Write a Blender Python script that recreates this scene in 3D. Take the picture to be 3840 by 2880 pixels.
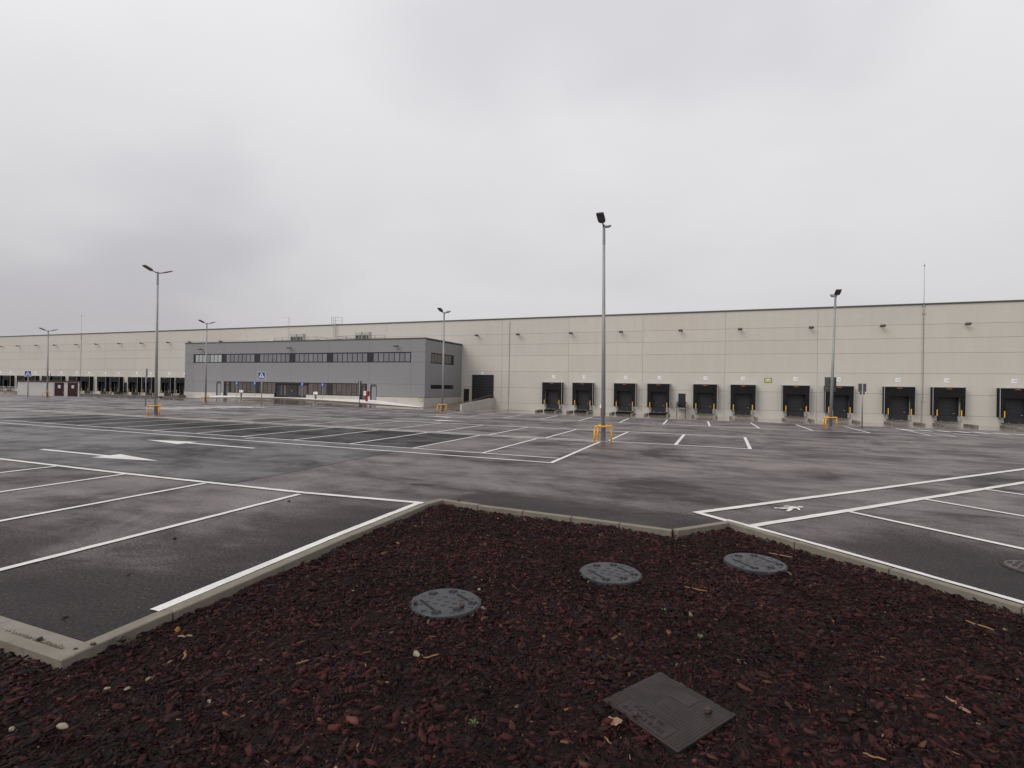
import bpy, bmesh, math, random
import numpy as np
from mathutils import Matrix, Vector
random.seed(7); rng = np.random.default_rng(7)
for o in list(bpy.data.objects): bpy.data.objects.remove(o)
SC = bpy.context.scene; COL = SC.collection

# ------------------------------------------------------------------ camera
CAM_H = 2.08; F_PX = 1934.5                      # focal length in pixels of the 3840 px wide photograph
YAW, PITCH, ROLL = -0.3736, 0.00375, -0.01586    # recovered from the vanishing points
def cam_axes():
    f = np.array([0, 1, 0.]); r = np.array([1, 0, 0.]); d = np.array([0, 0, -1.])
    c, s = math.cos(YAW), math.sin(YAW); f, r = c*f+s*r, c*r-s*f
    c, s = math.cos(PITCH), math.sin(PITCH); f, d = c*f-s*d, c*d+s*f
    c, s = math.cos(ROLL), math.sin(ROLL); r, d = c*r+s*d, c*d-s*r
    return r, d, f
R_, D_, F_ = cam_axes()
cd = bpy.data.cameras.new('camera'); cam = bpy.data.objects.new('camera', cd); COL.objects.link(cam)
cd.sensor_fit = 'HORIZONTAL'; cd.sensor_width = 36; cd.lens = 36*F_PX/3840; cd.clip_start = .05; cd.clip_end = 6000
cam.matrix_world = Matrix(((R_[0], -D_[0], -F_[0], 0), (R_[1], -D_[1], -F_[1], 0), (R_[2], -D_[2], -F_[2], CAM_H), (0, 0, 0, 1)))
SC.camera = cam
SC.render.resolution_x = 1024; SC.render.resolution_y = 768

# ------------------------------------------------------------------ sky and sun (overcast)
SUN_EL, SUN_AZ = math.radians(42), math.radians(220)   # soft light from behind and left of the camera
SKYSEED = 5.9
W = bpy.data.worlds.new('World'); SC.world = W; W.use_nodes = True
nt = W.node_tree; nt.nodes.clear()
def nd(nt, t, **k):
    n = nt.nodes.new(t)
    for a, b in k.items(): setattr(n, a, b)
    return n
def lk(nt, a, b): nt.links.new(a, b)
def math_(nt, op, a, b=None, clamp=False):
    n = nd(nt, 'ShaderNodeMath', operation=op, use_clamp=clamp)
    for i, v in enumerate((a, b)):
        if v is None: continue
        if isinstance(v, (int, float)): n.inputs[i].default_value = v
        else: lk(nt, v, n.inputs[i])
    return n.outputs[0]
def ramp(nt, fac, stops, interp='LINEAR'):
    n = nd(nt, 'ShaderNodeValToRGB'); n.color_ramp.interpolation = interp
    e = n.color_ramp.elements
    while len(e) < len(stops): e.new(.5)
    for q, (p, c) in zip(e, stops):
        q.position = p; q.color = (*c, 1) if len(c) == 3 else c
    lk(nt, fac, n.inputs[0]); return n.outputs[0]
def mix(nt, fac, a, b, blend='MIX'):
    n = nd(nt, 'ShaderNodeMix', data_type='RGBA', blend_type=blend)
    for i, v in ((0, fac), (6, a), (7, b)):
        if isinstance(v, (int, float)): n.inputs[i].default_value = v
        elif isinstance(v, tuple): n.inputs[i].default_value = (*v, 1)
        else: lk(nt, v, n.inputs[i])
    return n.outputs[2]
def noise(nt, vec, scale, detail=4, rough=.5, dist=0):
    n = nd(nt, 'ShaderNodeTexNoise'); n.inputs['Scale'].default_value = scale; n.inputs['Detail'].default_value = detail
    n.inputs['Roughness'].default_value = rough; n.inputs['Distortion'].default_value = dist
    lk(nt, vec, n.inputs['Vector']); return n.outputs['Fac']
sky = nd(nt, 'ShaderNodeTexSky', sky_type='NISHITA', sun_disc=False, sun_elevation=SUN_EL, sun_rotation=SUN_AZ, air_density=1.5, dust_density=4)
tc = nd(nt, 'ShaderNodeTexCoord'); sp = nd(nt, 'ShaderNodeSeparateXYZ'); lk(nt, tc.outputs['Generated'], sp.inputs[0])
zc = math_(nt, 'MAXIMUM', sp.outputs[2], 0.0); den = math_(nt, 'ADD', zc, .38)
cb = nd(nt, 'ShaderNodeCombineXYZ'); lk(nt, math_(nt, 'DIVIDE', sp.outputs[0], den), cb.inputs[0]); lk(nt, math_(nt, 'DIVIDE', sp.outputs[1], den), cb.inputs[1])
cb.inputs[2].default_value = SKYSEED
n1 = noise(nt, cb.outputs[0], .85, 2.5, .42, .15); n2 = noise(nt, cb.outputs[0], 2.0, 3, .45, .2)
cl = math_(nt, 'ADD', math_(nt, 'MULTIPLY', n1, .75), math_(nt, 'MULTIPLY', n2, .25))
dark = ramp(nt, cl, [(.37, (.765, .758, .778)), (.50, (.93, .926, .936)), (.61, (1, 1, 1))], 'EASE')
elev = ramp(nt, zc, [(0, (6.0, 5.88, 6.02)), (.20, (7.2, 7.1, 7.26)), (.55, (9.2, 9.2, 9.3)), (1, (10, 10, 10))])
cloud = mix(nt, 1.0, elev, dark, 'MULTIPLY')
bg = nd(nt, 'ShaderNodeBackground'); lk(nt, mix(nt, .95, sky.outputs[0], cloud), bg.inputs[0]); bg.inputs[1].default_value = .1
wo = nd(nt, 'ShaderNodeOutputWorld'); lk(nt, bg.outputs[0], wo.inputs[0])
sl = bpy.data.lights.new('sun', 'SUN'); sl.energy = 1.4; sl.angle = math.radians(40); sl.color = (1, .97, .93)
so = bpy.data.objects.new('sun', sl); COL.objects.link(so)
sd = Vector((math.sin(SUN_AZ)*math.cos(SUN_EL), math.cos(SUN_AZ)*math.cos(SUN_EL), math.sin(SUN_EL)))
so.rotation_euler = sd.to_track_quat('Z', 'Y').to_euler(); so.location = (0, -20, 60)
SC.view_settings.view_transform = 'Standard'; SC.view_settings.look = 'None'; SC.view_settings.gamma = 1
SC.view_settings.use_curve_mapping = False; SC.view_settings.exposure = 0.0

# ------------------------------------------------------------------ materials
MAT = {}
def pos_vec(nt, scale=(1, 1, 1), obj=False):
    if obj: v = nd(nt, 'ShaderNodeTexCoord').outputs['Object']
    else: v = nd(nt, 'ShaderNodeNewGeometry').outputs['Position']
    m = nd(nt, 'ShaderNodeMapping'); m.inputs['Scale'].default_value = scale; lk(nt, v, m.inputs[0]); return m.outputs[0]
def base_mat(name, col, rough=.6, metal=0, var=.12, scale=3.0, stretch=(1, 1, 1), bump=0, bscale=60, spec=.5, dirt=None, objco=False, emis=None):
    m = bpy.data.materials.new(name); m.use_nodes = True; nt = m.node_tree; p = nt.nodes['Principled BSDF']
    p.inputs['Roughness'].default_value = rough; p.inputs['Metallic'].default_value = metal; p.inputs['Specular IOR Level'].default_value = spec
    v = pos_vec(nt, stretch, objco); n = noise(nt, v, scale, 5, .6)
    lo = tuple(max(0, c*(1-var)) for c in col); hi = tuple(min(1, c*(1+var)) for c in col)
    c = ramp(nt, n, [(.3, lo), (.7, hi)])
    if dirt:
        n3 = noise(nt, v, dirt[1], 6, .7); f = ramp(nt, n3, [(dirt[2], (0, 0, 0)), (dirt[2]+.15, (1, 1, 1))])
        c = mix(nt, f, c, dirt[0])
    lk(nt, c, p.inputs['Base Color'])
    r = ramp(nt, noise(nt, v, scale*2.3, 3), [(.3, (rough*.85,)*3), (.7, (min(1, rough*1.15),)*3)]); lk(nt, r, p.inputs['Roughness'])
    if bump:
        b = nd(nt, 'ShaderNodeBump'); b.inputs['Strength'].default_value = bump; b.inputs['Distance'].default_value = .01
        lk(nt, noise(nt, v, bscale, 4, .6), b.inputs['Height']); lk(nt, b.outputs[0], p.inputs['Normal'])
    MAT[name] = m; return m
def asphalt(name, lo, hi, rlo, rhi, puddle=.62, seed=0., bump=.35, spec=.6, edge=False):
    m = bpy.data.materials.new(name); m.use_nodes = True; nt = m.node_tree; p = nt.nodes['Principled BSDF']
    geo = nd(nt, 'ShaderNodeNewGeometry').outputs['Position']
    def mp(s, off=0):
        q = nd(nt, 'ShaderNodeMapping'); q.inputs['Scale'].default_value = s; q.inputs['Location'].default_value = (seed+off, seed*2+off, 0); lk(nt, geo, q.inputs[0]); return q.outputs[0]
    big = noise(nt, mp((.22, .5, 1)), 1, 5, .6, .6); mid = noise(nt, mp((.9, 1.6, 1), 3), 1, 6, .65, .4); fine = noise(nt, mp((1, 1, 1), 5), 95, 3, .7)
    lane = noise(nt, mp((.06, 2.2, 1), 9), 1, 3, .55)
    a = math_(nt, 'ADD', math_(nt, 'MULTIPLY', big, .5), math_(nt, 'MULTIPLY', mid, .35)); a = math_(nt, 'ADD', a, math_(nt, 'MULTIPLY', lane, .15))
    dry = noise(nt, mp((.35, .35, 1), 17), 1, 6, .62, 1.2); a2 = math_(nt, 'ADD', math_(nt, 'MULTIPLY', a, .6), math_(nt, 'MULTIPLY', dry, .4))
    col = ramp(nt, a2, [(.40, lo), (.50, tuple((p_+q_)/2 for p_, q_ in zip(lo, hi))), (.60, hi)])
    grain = noise(nt, mp((1, 1, 1), 2), 30, 3, .75)
    col = mix(nt, .8, col, ramp(nt, fine, [(.35, (.25, .23, .23)), (.60, (1.15, 1.12, 1.1)), (.75, (2.6, 2.5, 2.4))]), 'MULTIPLY')
    col = mix(nt, .85, col, ramp(nt, grain, [(.40, (.12, .11, .11)), (.50, (.85, .83, .83)), (.60, (2.6, 2.5, 2.4)), (.70, (4.5, 4.2, 4))]), 'MULTIPLY')
    if edge:      # darkens and roughens the asphalt in uneven bands along the kerbs
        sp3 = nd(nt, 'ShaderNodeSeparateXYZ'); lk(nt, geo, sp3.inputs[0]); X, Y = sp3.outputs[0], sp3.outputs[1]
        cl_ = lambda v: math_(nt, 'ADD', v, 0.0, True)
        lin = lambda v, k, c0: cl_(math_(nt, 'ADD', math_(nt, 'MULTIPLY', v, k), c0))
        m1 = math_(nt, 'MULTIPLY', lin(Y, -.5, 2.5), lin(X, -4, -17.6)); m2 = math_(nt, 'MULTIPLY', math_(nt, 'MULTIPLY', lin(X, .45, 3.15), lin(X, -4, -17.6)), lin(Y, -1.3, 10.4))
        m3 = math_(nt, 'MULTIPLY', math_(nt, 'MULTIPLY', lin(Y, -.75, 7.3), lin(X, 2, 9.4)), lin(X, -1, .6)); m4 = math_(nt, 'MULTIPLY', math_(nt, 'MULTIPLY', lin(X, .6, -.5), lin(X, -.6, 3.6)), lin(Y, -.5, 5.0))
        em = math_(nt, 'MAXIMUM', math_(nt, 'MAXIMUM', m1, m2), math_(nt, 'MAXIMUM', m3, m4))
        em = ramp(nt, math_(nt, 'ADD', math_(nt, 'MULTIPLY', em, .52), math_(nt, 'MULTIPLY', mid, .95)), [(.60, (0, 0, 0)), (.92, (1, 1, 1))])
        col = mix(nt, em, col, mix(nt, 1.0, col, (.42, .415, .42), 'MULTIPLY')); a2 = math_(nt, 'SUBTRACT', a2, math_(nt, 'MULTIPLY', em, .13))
    lk(nt, col, p.inputs['Base Color'])
    ro = ramp(nt, math_(nt, 'ADD', math_(nt, 'MULTIPLY', a2, .85), math_(nt, 'MULTIPLY', fine, .15)), [(.41, (rhi,)*3), (puddle, (rlo,)*3)])
    lk(nt, ro, p.inputs['Roughness'])
    b = nd(nt, 'ShaderNodeBump'); b.inputs['Distance'].default_value = .006
    wet = ramp(nt, a, [(.42, (1, 1, 1)), (.62, (.25, .25, .25))])
    lk(nt, math_(nt, 'MULTIPLY', wet, bump), b.inputs['Strength']); lk(nt, math_(nt, 'ADD', fine, math_(nt, 'MULTIPLY', grain, 2.0)), b.inputs['Height']); lk(nt, b.outputs[0], p.inputs['Normal'])
    lk(nt, ramp(nt, a2, [(.43, (spec*.5,)*3), (.50, (spec,)*3), (.57, (spec*1.55,)*3)]), p.inputs['Specular IOR Level'])
    MAT[name] = m; return m
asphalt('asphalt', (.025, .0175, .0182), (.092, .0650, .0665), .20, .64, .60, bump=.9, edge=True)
asphalt('asphalt_new', (.0105, .0082, .0088), (.031, .0232, .0245), .22, .60, .60, seed=13, bump=.7)
asphalt('asphalt_fresh', (.012, .0105, .011), (.026, .0215, .0225), .48, .85, seed=29, spec=.4)
asphalt('wet_concrete', (.22, .205, .18), (.36, .335, .30), .04, .14, .55, seed=41, bump=.1)
asphalt('court_asphalt', (.068, .054, .054), (.12, .098, .098), .05, .20, .55, seed=5, bump=.15)
def paint_mat():
    m = bpy.data.materials.new('road_paint'); m.use_nodes = True; nt = m.node_tree; p = nt.nodes['Principled BSDF']
    v = pos_vec(nt); n = noise(nt, v, 30, 7, .85); n2 = noise(nt, v, 1.4, 4, .6)
    s = math_(nt, 'ADD', math_(nt, 'MULTIPLY', n, .7), math_(nt, 'MULTIPLY', n2, .3))
    c = ramp(nt, s, [(.33, (.10, .09, .09)), (.385, (.50, .485, .46)), (.6, (.76, .74, .715))]); lk(nt, c, p.inputs['Base Color'])
    p.inputs['Roughness'].default_value = .55; MAT['paint'] = m
paint_mat()
def wall_mat(name, col, ribs, streak=.08):
    m = bpy.data.materials.new(name); m.use_nodes = True; nt = m.node_tree; p = nt.nodes['Principled BSDF']
    oi = nd(nt, 'ShaderNodeObjectInfo').outputs['Random']
    v = pos_vec(nt, (.6, .6, .07)); st = noise(nt, v, 2.2, 6, .65); pt = noise(nt, pos_vec(nt, (.05, .05, .12)), 1, 4, .6)
    k = math_(nt, 'ADD', math_(nt, 'MULTIPLY', math_(nt, 'SUBTRACT', oi, .5), .055), math_(nt, 'MULTIPLY', math_(nt, 'SUBTRACT', st, .5), streak))
    k = math_(nt, 'ADD', k, math_(nt, 'MULTIPLY', math_(nt, 'SUBTRACT', pt, .5), .10)); k = math_(nt, 'ADD', k, 1.0)
    cc = nd(nt, 'ShaderNodeCombineXYZ'); [lk(nt, k, cc.inputs[i]) for i in range(3)]
    c = mix(nt, 1.0, col, cc.outputs[0], 'MULTIPLY'); lk(nt, c, p.inputs['Base Color']); p.inputs['Roughness'].default_value = .55
    if ribs:
        w = nd(nt, 'ShaderNodeTexWave', wave_type='BANDS', bands_direction='Z'); w.inputs['Scale'].default_value = ribs; lk(nt, pos_vec(nt), w.inputs[0])
        b = nd(nt, 'ShaderNodeBump'); b.inputs['Strength'].default_value = .25; b.inputs['Distance'].default_value = .02; lk(nt, w.outputs['Fac'], b.inputs['Height']); lk(nt, b.outputs[0], p.inputs['Normal'])
    MAT[name] = m
wall_mat('panel_cream', (.545, .515, .462), 0, .14); wall_mat('panel_grey', (.235, .230, .240), 1.6)
base_mat('plinth', (.46, .44, .40), .6, var=.1, scale=.8, dirt=((.42, .39, .33), 1.2, .58))
base_mat('joint', (.27, .25, .22), .8)
base_mat('coping_dark', (.075, .08, .07), .5); base_mat('coping_grey', (.06, .06, .065), .45)
base_mat('rubber', (.009, .008, .0095), .75, var=.35, scale=2, spec=.25); base_mat('door_dark', (.014, .014, .018), .5, var=.15, scale=2, stretch=(1, 1, 5))
base_mat('galv', (.30, .305, .31), .6, .15, var=.15, scale=5, stretch=(1, 1, .25), objco=True)
base_mat('alu', (.42, .44, .44), .4, .5); base_mat('bumper_grey', (.36, .38, .37), .6)
base_mat('orange', (.80, .37, .012), .42, var=.1, scale=6); base_mat('yellow', (.72, .36, .02), .5)
base_mat('white_plate', (.82, .81, .82), .5, var=.04); base_mat('ink', (.04, .04, .045), .6); base_mat('orange_print', (.55, .18, .03), .6)
base_mat('frame_dark', (.018, .018, .022), .5, spec=.3); base_mat('infill_dark', (.02, .02, .025), .4, spec=.4)
base_mat('lamp_head', (.13, .115, .107), .5, var=.2, scale=8, objco=True); base_mat('lamp_glass', (.13, .12, .12), .2)
base_mat('sign_back', (.085, .08, .077), .55, var=.15, scale=4, objco=True); base_mat('sign_blue', (.012, .06, .34), .4); base_mat('sign_white', (.75, .75, .76), .4)
base_mat('hut_white', (.80, .775, .73), .65, var=.06, scale=.8, dirt=((.48, .45, .38), .9, .62)); base_mat('hut_brown', (.055, .018, .018), .5); base_mat('roof_brown', (.10, .035, .033), .55)
base_mat('stained_concrete', (.30, .25, .17), .8, var=.3, scale=.8, stretch=(1, 1, .3), dirt=((.12, .09, .06), 1.3, .5))
base_mat('dark_concrete', (.13, .12, .11), .7, var=.3, scale=1)
base_mat('kerb_concrete', (.175, .154, .120), .75, var=.16, scale=5, bump=.25, bscale=160, dirt=((.13, .11, .09), 4, .60))
base_mat('gutter_concrete', (.19, .168, .142), .7, var=.12, scale=4, bump=.2, bscale=160, dirt=((.15, .13, .10), 5, .62))
base_mat('pavement', (.80, .77, .74), .6, var=.08, scale=.7, dirt=((.45, .42, .38), .7, .6)); base_mat('block_concrete', (.20, .18, .15), .7, var=.3, scale=2, dirt=((.09, .08, .06), 2.2, .5))
base_mat('lid_grey', (.027, .027, .031), .42, var=.07, scale=5, bump=.08, bscale=220, spec=.4); base_mat('lid_side', (.03, .033, .035), .6); base_mat('lid_mark', (.016, .015, .017), .6)
base_mat('iron', (.023, .0158, .0142), .5, 0, var=.22, scale=6, bump=.15, bscale=200, dirt=((.026, .015, .012), 5, .54), spec=.3); base_mat('iron_dark', (.016, .010, .010), .8); base_mat('iron_road', (.07, .05, .048), .5, .2, var=.2, scale=9)
base_mat('soil', (.018, .010, .009), .9, var=.4, scale=20, bump=.6, bscale=50)
base_mat('clod', (.05, .03, .025), .85, var=.4, scale=30); base_mat('pebble', (.22, .19, .13), .7, var=.2, scale=30); base_mat('straw', (.20, .10, .035), .7, var=.2, scale=40); base_mat('wood_pale', (.22, .13, .075), .7, var=.2, scale=40); base_mat('leaf_brown', (.26, .15, .085), .65, var=.25, scale=60); base_mat('feather_white', (.7, .7, .72), .6)
base_mat('grit', (.16, .12, .08), .8, var=.6, scale=120); base_mat('weed_green', (.05, .13, .02), .6); base_mat('red_paint', (.28, .006, .022), .45); base_mat('ac_grey', (.42, .41, .38), .55); base_mat('ac_dark', (.035, .045, .05), .5); base_mat('rail_brown', (.17, .145, .125), .55)
base_mat('green_sign', (.42, .52, .20), .5); base_mat('brown_frame', (.20, .12, .06), .6); base_mat('roof_sheet', (.30, .30, .30), .6)
base_mat('ramp_concrete', (.17, .135, .11), .22, var=.25, scale=.6)
def pane(name, col, rough=.06):
    m = bpy.data.materials.new(name); m.use_nodes = True; nt = m.node_tree; p = nt.nodes['Principled BSDF']
    oi = nd(nt, 'ShaderNodeObjectInfo').outputs['Random']; v = pos_vec(nt, (.5, .5, .6)); n = noise(nt, v, 1.2, 3)
    s = math_(nt, 'ADD', math_(nt, 'MULTIPLY', oi, .35), math_(nt, 'MULTIPLY', n, .65))
    lk(nt, ramp(nt, s, [(.2, tuple(c*.78 for c in col)), (.8, tuple(c*1.2 for c in col))]), p.inputs['Base Color'])
    p.inputs['Roughness'].default_value = rough; p.inputs['Specular IOR Level'].default_value = .6; MAT[name] = m
pane('glass_upper', (.19, .187, .205)); pane('glass_bright', (.36, .40, .39)); pane('glass_lower', (.105, .088, .08)); pane('glass_dark', (.028, .028, .031)); pane('glass_side', (.10, .095, .088))

# ------------------------------------------------------------------ mesh helpers
class MB:
    def __init__(s): s.v = []; s.f = []
    def add(s, vs, fs):
        n = len(s.v); s.v += [tuple(q) for q in vs]; s.f += [tuple(i+n for i in f) for f in fs]; return s
    def box(s, x0, x1, y0, y1, z0, z1):
        return s.add([(x0,y0,z0),(x1,y0,z0),(x1,y1,z0),(x0,y1,z0),(x0,y0,z1),(x1,y0,z1),(x1,y1,z1),(x0,y1,z1)],
                     [(3,2,1,0),(4,5,6,7),(0,1,5,4),(1,2,6,5),(2,3,7,6),(3,0,4,7)])
    def obox(s, c, ax, ay, az, hx, hy, hz):
        c, ax, ay, az = (Vector(q) for q in (c, ax, ay, az))
        vs = [c+ax*(i*hx)+ay*(j*hy)+az*(k*hz) for k in (-1, 1) for i, j in ((-1,-1),(1,-1),(1,1),(-1,1))]
        return s.add(vs, [(3,2,1,0),(4,5,6,7),(0,1,5,4),(1,2,6,5),(2,3,7,6),(3,0,4,7)])
    def tube(s, pts, r, n=8, cap=True):
        pts = [Vector(p) for p in pts]; rs = r if isinstance(r, (list, tuple)) else [r]*len(pts); rings = []
        for i, p in enumerate(pts):
            t = (pts[min(i+1, len(pts)-1)]-pts[max(i-1, 0)]).normalized()
            u = t.cross(Vector((0, 0, 1)) if abs(t.z) < .9 else Vector((1, 0, 0))).normalized(); w = t.cross(u)
            rings.append([p+(u*math.cos(a)+w*math.sin(a))*rs[i] for a in (2*math.pi*k/n for k in range(n))])
        vs = [q for rg in rings for q in rg]; fs = []
        for i in range(len(pts)-1):
            for k in range(n): fs.append((i*n+k, i*n+(k+1) % n, (i+1)*n+(k+1) % n, (i+1)*n+k))
        if cap: fs += [tuple(range(n))[::-1], tuple((len(pts)-1)*n+k for k in range(n))]
        return s.add(vs, fs)
    def disc(s, c, r, z0, z1, n=48, bev=0):
        cx, cy = c; prof = [(r, z0), (r, z1-bev), (r-bev, z1)] if bev else [(r, z0), (r, z1)]
        vs = [(cx+q*math.cos(2*math.pi*k/n), cy+q*math.sin(2*math.pi*k/n), z) for q, z in prof for k in range(n)]
        fs = [(i*n+k, i*n+(k+1) % n, (i+1)*n+(k+1) % n, (i+1)*n+k) for i in range(len(prof)-1) for k in range(n)]
        fs.append(tuple((len(prof)-1)*n+k for k in range(n))); return s.add(vs, fs)
    def poly(s, pts, z): return s.add([(p[0], p[1], z) for p in pts], [tuple(range(len(pts)))])
    def prism(s, pts, z0, z1):
        n = len(pts); vs = [(p[0], p[1], z) for z in (z0, z1) for p in pts]
        return s.add(vs, [tuple(range(n))[::-1], tuple(range(n, 2*n))]+[(i, (i+1) % n, n+(i+1) % n, n+i) for i in range(n)])
    def strip(s, p, q, w, z):
        p, q = Vector(p), Vector(q); t = (q-p).normalized(); nrm = Vector((-t.y, t.x))*w/2
        return s.add([(*(p-nrm), z), (*(q-nrm), z), (*(q+nrm), z), (*(p+nrm), z)], [(0, 1, 2, 3)])
    def mesh(s, name, mat=None, smooth=False, bevel=0):
        me = bpy.data.meshes.new(name); me.from_pydata(s.v, [], s.f)
        if bevel or True:
            bm = bmesh.new(); bm.from_mesh(me); bmesh.ops.recalc_face_normals(bm, faces=bm.faces) if s.closed() else None
            if bevel: bmesh.ops.bevel(bm, geom=list(bm.edges), offset=bevel, segments=1, affect='EDGES', clamp_overlap=True)
            bm.to_mesh(me); bm.free()
        if mat: me.materials.append(MAT[mat])
        if smooth: me.polygons.foreach_set('use_smooth', [True]*len(me.polygons))
        return me
    def closed(s): return len(s.f) > 1
def obj(name, me, parent=None, loc=None, rot=None):
    o = bpy.data.objects.new(name, me); COL.objects.link(o)
    if parent: o.parent = parent
    if loc is not None: o.location = loc
    if rot is not None: o.rotation_euler = rot
    return o
def thing(name, label, cat, loc=(0, 0, 0), rot=0, group=None, me=None):
    o = bpy.data.objects.new(name, me); COL.objects.link(o); o.location = loc; o.rotation_euler = (0, 0, rot)
    o['label'] = label; o['category'] = cat
    if group: o['group'] = group
    return o
def struct(name, me, kind='structure', loc=None):
    o = obj(name, me, loc=loc); o['kind'] = kind; return o
def part(parent, name, mb, mat, loc=None, rot=None, **k): return obj(name, mb.mesh(name, mat, **k), parent, loc, rot)
def copy_tree(o, parent=None):
    c = o.copy(); COL.objects.link(c)
    if parent: c.parent = parent
    for ch in o.children: copy_tree(ch, c)
    return c
def text_mesh(s, size, mat, ext=.004):
    cu = bpy.data.curves.new('t', 'FONT'); cu.body = s; cu.size = size; cu.extrude = ext; cu.align_x = 'CENTER'; cu.align_y = 'CENTER'; cu.resolution_u = 3
    o = bpy.data.objects.new('t', cu); COL.objects.link(o); dg = bpy.context.evaluated_depsgraph_get(); dg.update()
    me = bpy.data.meshes.new_from_object(o.evaluated_get(dg)); bpy.data.objects.remove(o); me.materials.clear(); me.materials.append(MAT[mat]); return me
FRONT = (math.pi/2, 0, 0)      # lays a flat text up on a wall that faces -Y

# ------------------------------------------------------------------ terrain
ZF = [(-260, -1.75), (-110, -1.65), (-93, -1.35), (-86, -1.05), (-80, -.84), (-72, -.62), (-64, -.57), (-58, -.67), (-51, -.85), (-47.5, -1.0), (-41, -1.38), (-36, -1.65), (-30, -1.93), (90, -2.03)]
def zf(x): return float(np.interp(x, [a for a, b in ZF], [b for a, b in ZF]))
def zg(x, y):
    t = min(1, max(0, (y-36.8)/18.2)); t = t*t*(3-2*t)*.5+t*.5 if t < 1 else 1
    return zf(x)*t
YW, YG, XS = 80.12, 67.95, -40.81      # warehouse front, office front, office side
struct('ground', MB().poly([(-3000, -3000), (3000, -3000), (3000, 3000), (-3000, 3000)], -2.9).mesh('ground', 'dark_concrete'))
lot = MB()
lot.poly([(-260, 2.59), (-4.57, 2.59), (-4.60, 3.2), (-4.64, 4.5), (-4.69, 5.8), (-4.71, 7.8), (-4.60, 8.27), (-3.76, 8.18), (-2.08, 8.07), (-.54, 7.94),
          (.24, 8.82), (2.86, 6.54), (9.2, 1.04), (60, 1.04), (60, 20), (-260, 20)], 0)
xs_ = [-260+4*i for i in range(88)]; ys_ = [20, 30, 36, 37, 38.5, 40, 42, 44, 46, 48, 50, 52, 54, 55, 58, 62, 68, 75, 80.1, 100]
vs = [(x, y, zg(x, y)) for y in ys_ for x in xs_]; nx = len(xs_)
lot.add(vs, [(j*nx+i, j*nx+i+1, (j+1)*nx+i+1, (j+1)*nx+i) for j in range(len(ys_)-1) for i in range(nx-1)])
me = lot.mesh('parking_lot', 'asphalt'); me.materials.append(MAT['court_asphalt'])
for p in me.polygons:
    if p.center.y > 38: p.material_index = 1
    if p.normal.z < 0: p.flip()
LOT = struct('parking_lot', me)
struct('asphalt_lane', MB().poly([(-260, 7.7), (-9.1, 7.7), (-9.1, 14.43), (-260, 14.43)], .004).mesh('asphalt_lane', 'asphalt_new'))
struct('asphalt_bay_strip', MB().poly([(-34.0, 14.43), (-9.1, 14.43), (-9.1, 19.46), (-34.0, 19.46)], .004).mesh('asphalt_bay_strip', 'asphalt_fresh'))
ap = MB(); xa = [-39+3*i for i in range(40)]; ya = [57, 62, 68, 74, 80.1]
ap.add([(x, y, zg(x, y)+.006) for y in ya for x in xa], [(j*40+i, j*40+i+1, (j+1)*40+i+1, (j+1)*40+i) for j in range(4) for i in range(39)])
me = ap.mesh('loading_apron', 'wet_concrete')
for p in me.polygons:
    if p.normal.z < 0: p.flip()
struct('loading_apron', me)

# painted markings: every line is a child of the lot
ZP = .009
def line(p, q, w=.10, name='bay_line'):
    if max(p[1], q[1]) < 9.3 or p[1] < 9.3 and p[0] > -2:      # near lines: slightly uneven hand-laid edges
        p, q = Vector(p), Vector(q); L = (q-p).length; t = (q-p)/L; nr = Vector((-t.y, t.x)); n = max(2, int(L/.16)); rd = random.Random(int(p.x*97+q.y*31)); z = ZP+rd.uniform(0, .0012); vs = []
        for i in range(n+1):
            c = p+t*(L*i/n); vs += [(*(c-nr*(w/2+rd.gauss(0, .0035))), z), (*(c+nr*(w/2+rd.gauss(0, .0035))), z)]
        obj(name, MB().add(vs, [(2*i, 2*i+2, 2*i+3, 2*i+1) for i in range(n)]).mesh(name, 'paint'), LOT); return
    obj(name, MB().strip(p, q, w, ZP+random.uniform(0, .0012)).mesh(name, 'paint'), LOT)
def mark(name, pts): obj(name, MB().poly(pts, ZP+.0005).mesh(name, 'paint'), LOT)
# near left row
line((-60, 7.56), (-12, 7.52), .12, 'row_line'); line((-12, 7.52), (-7.2, 7.64), .12, 'row_line'); line((-7.2, 7.64), (-4.72, 7.86), .12, 'row_line')
for i in range(14): line((-7.15-2.45*i, 2.62 if i else 2.62), (-7.15-2.45*i, 7.5), .105)
for a, b in (((-4.67, 3.17), (-4.72, 4.5)), ((-4.72, 4.5), (-4.77, 5.8)), ((-4.77, 5.8), (-4.79, 7.83))): line(a, b, .115, 'edge_line')
# walkway and middle double row
line((-70, 13.7), (-4.03, 13.48), .11, 'walkway_line'); line((-70, 14.48), (-4.1, 14.42), .1, 'walkway_line')
for i in range(24): line((-4.1-2.5*i, 13.50 if i == 0 else 14.45), (-4.02-2.5*i, 19.47), .11 if i == 0 else .1)
line((-70, 19.46), (-4.0, 19.46), .12, 'row_line'); line((-70, 20.0), (1.22, 19.86), .14, 'row_line')
for i in range(26): line((1.2-2.5*i, 19.86), (1.27-2.5*i, 24.7), .12 if i < 2 else .1)
line((-70, 25.0), (1.3, 24.6), .15, 'row_line')
line((-70, 31.7), (10.75, 30.6), .16, 'row_line')
for i in range(26):
    x = 9.8-2.5*i; line((x, 30.7+.022*i), (x-.15, 35.4), .1)
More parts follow.
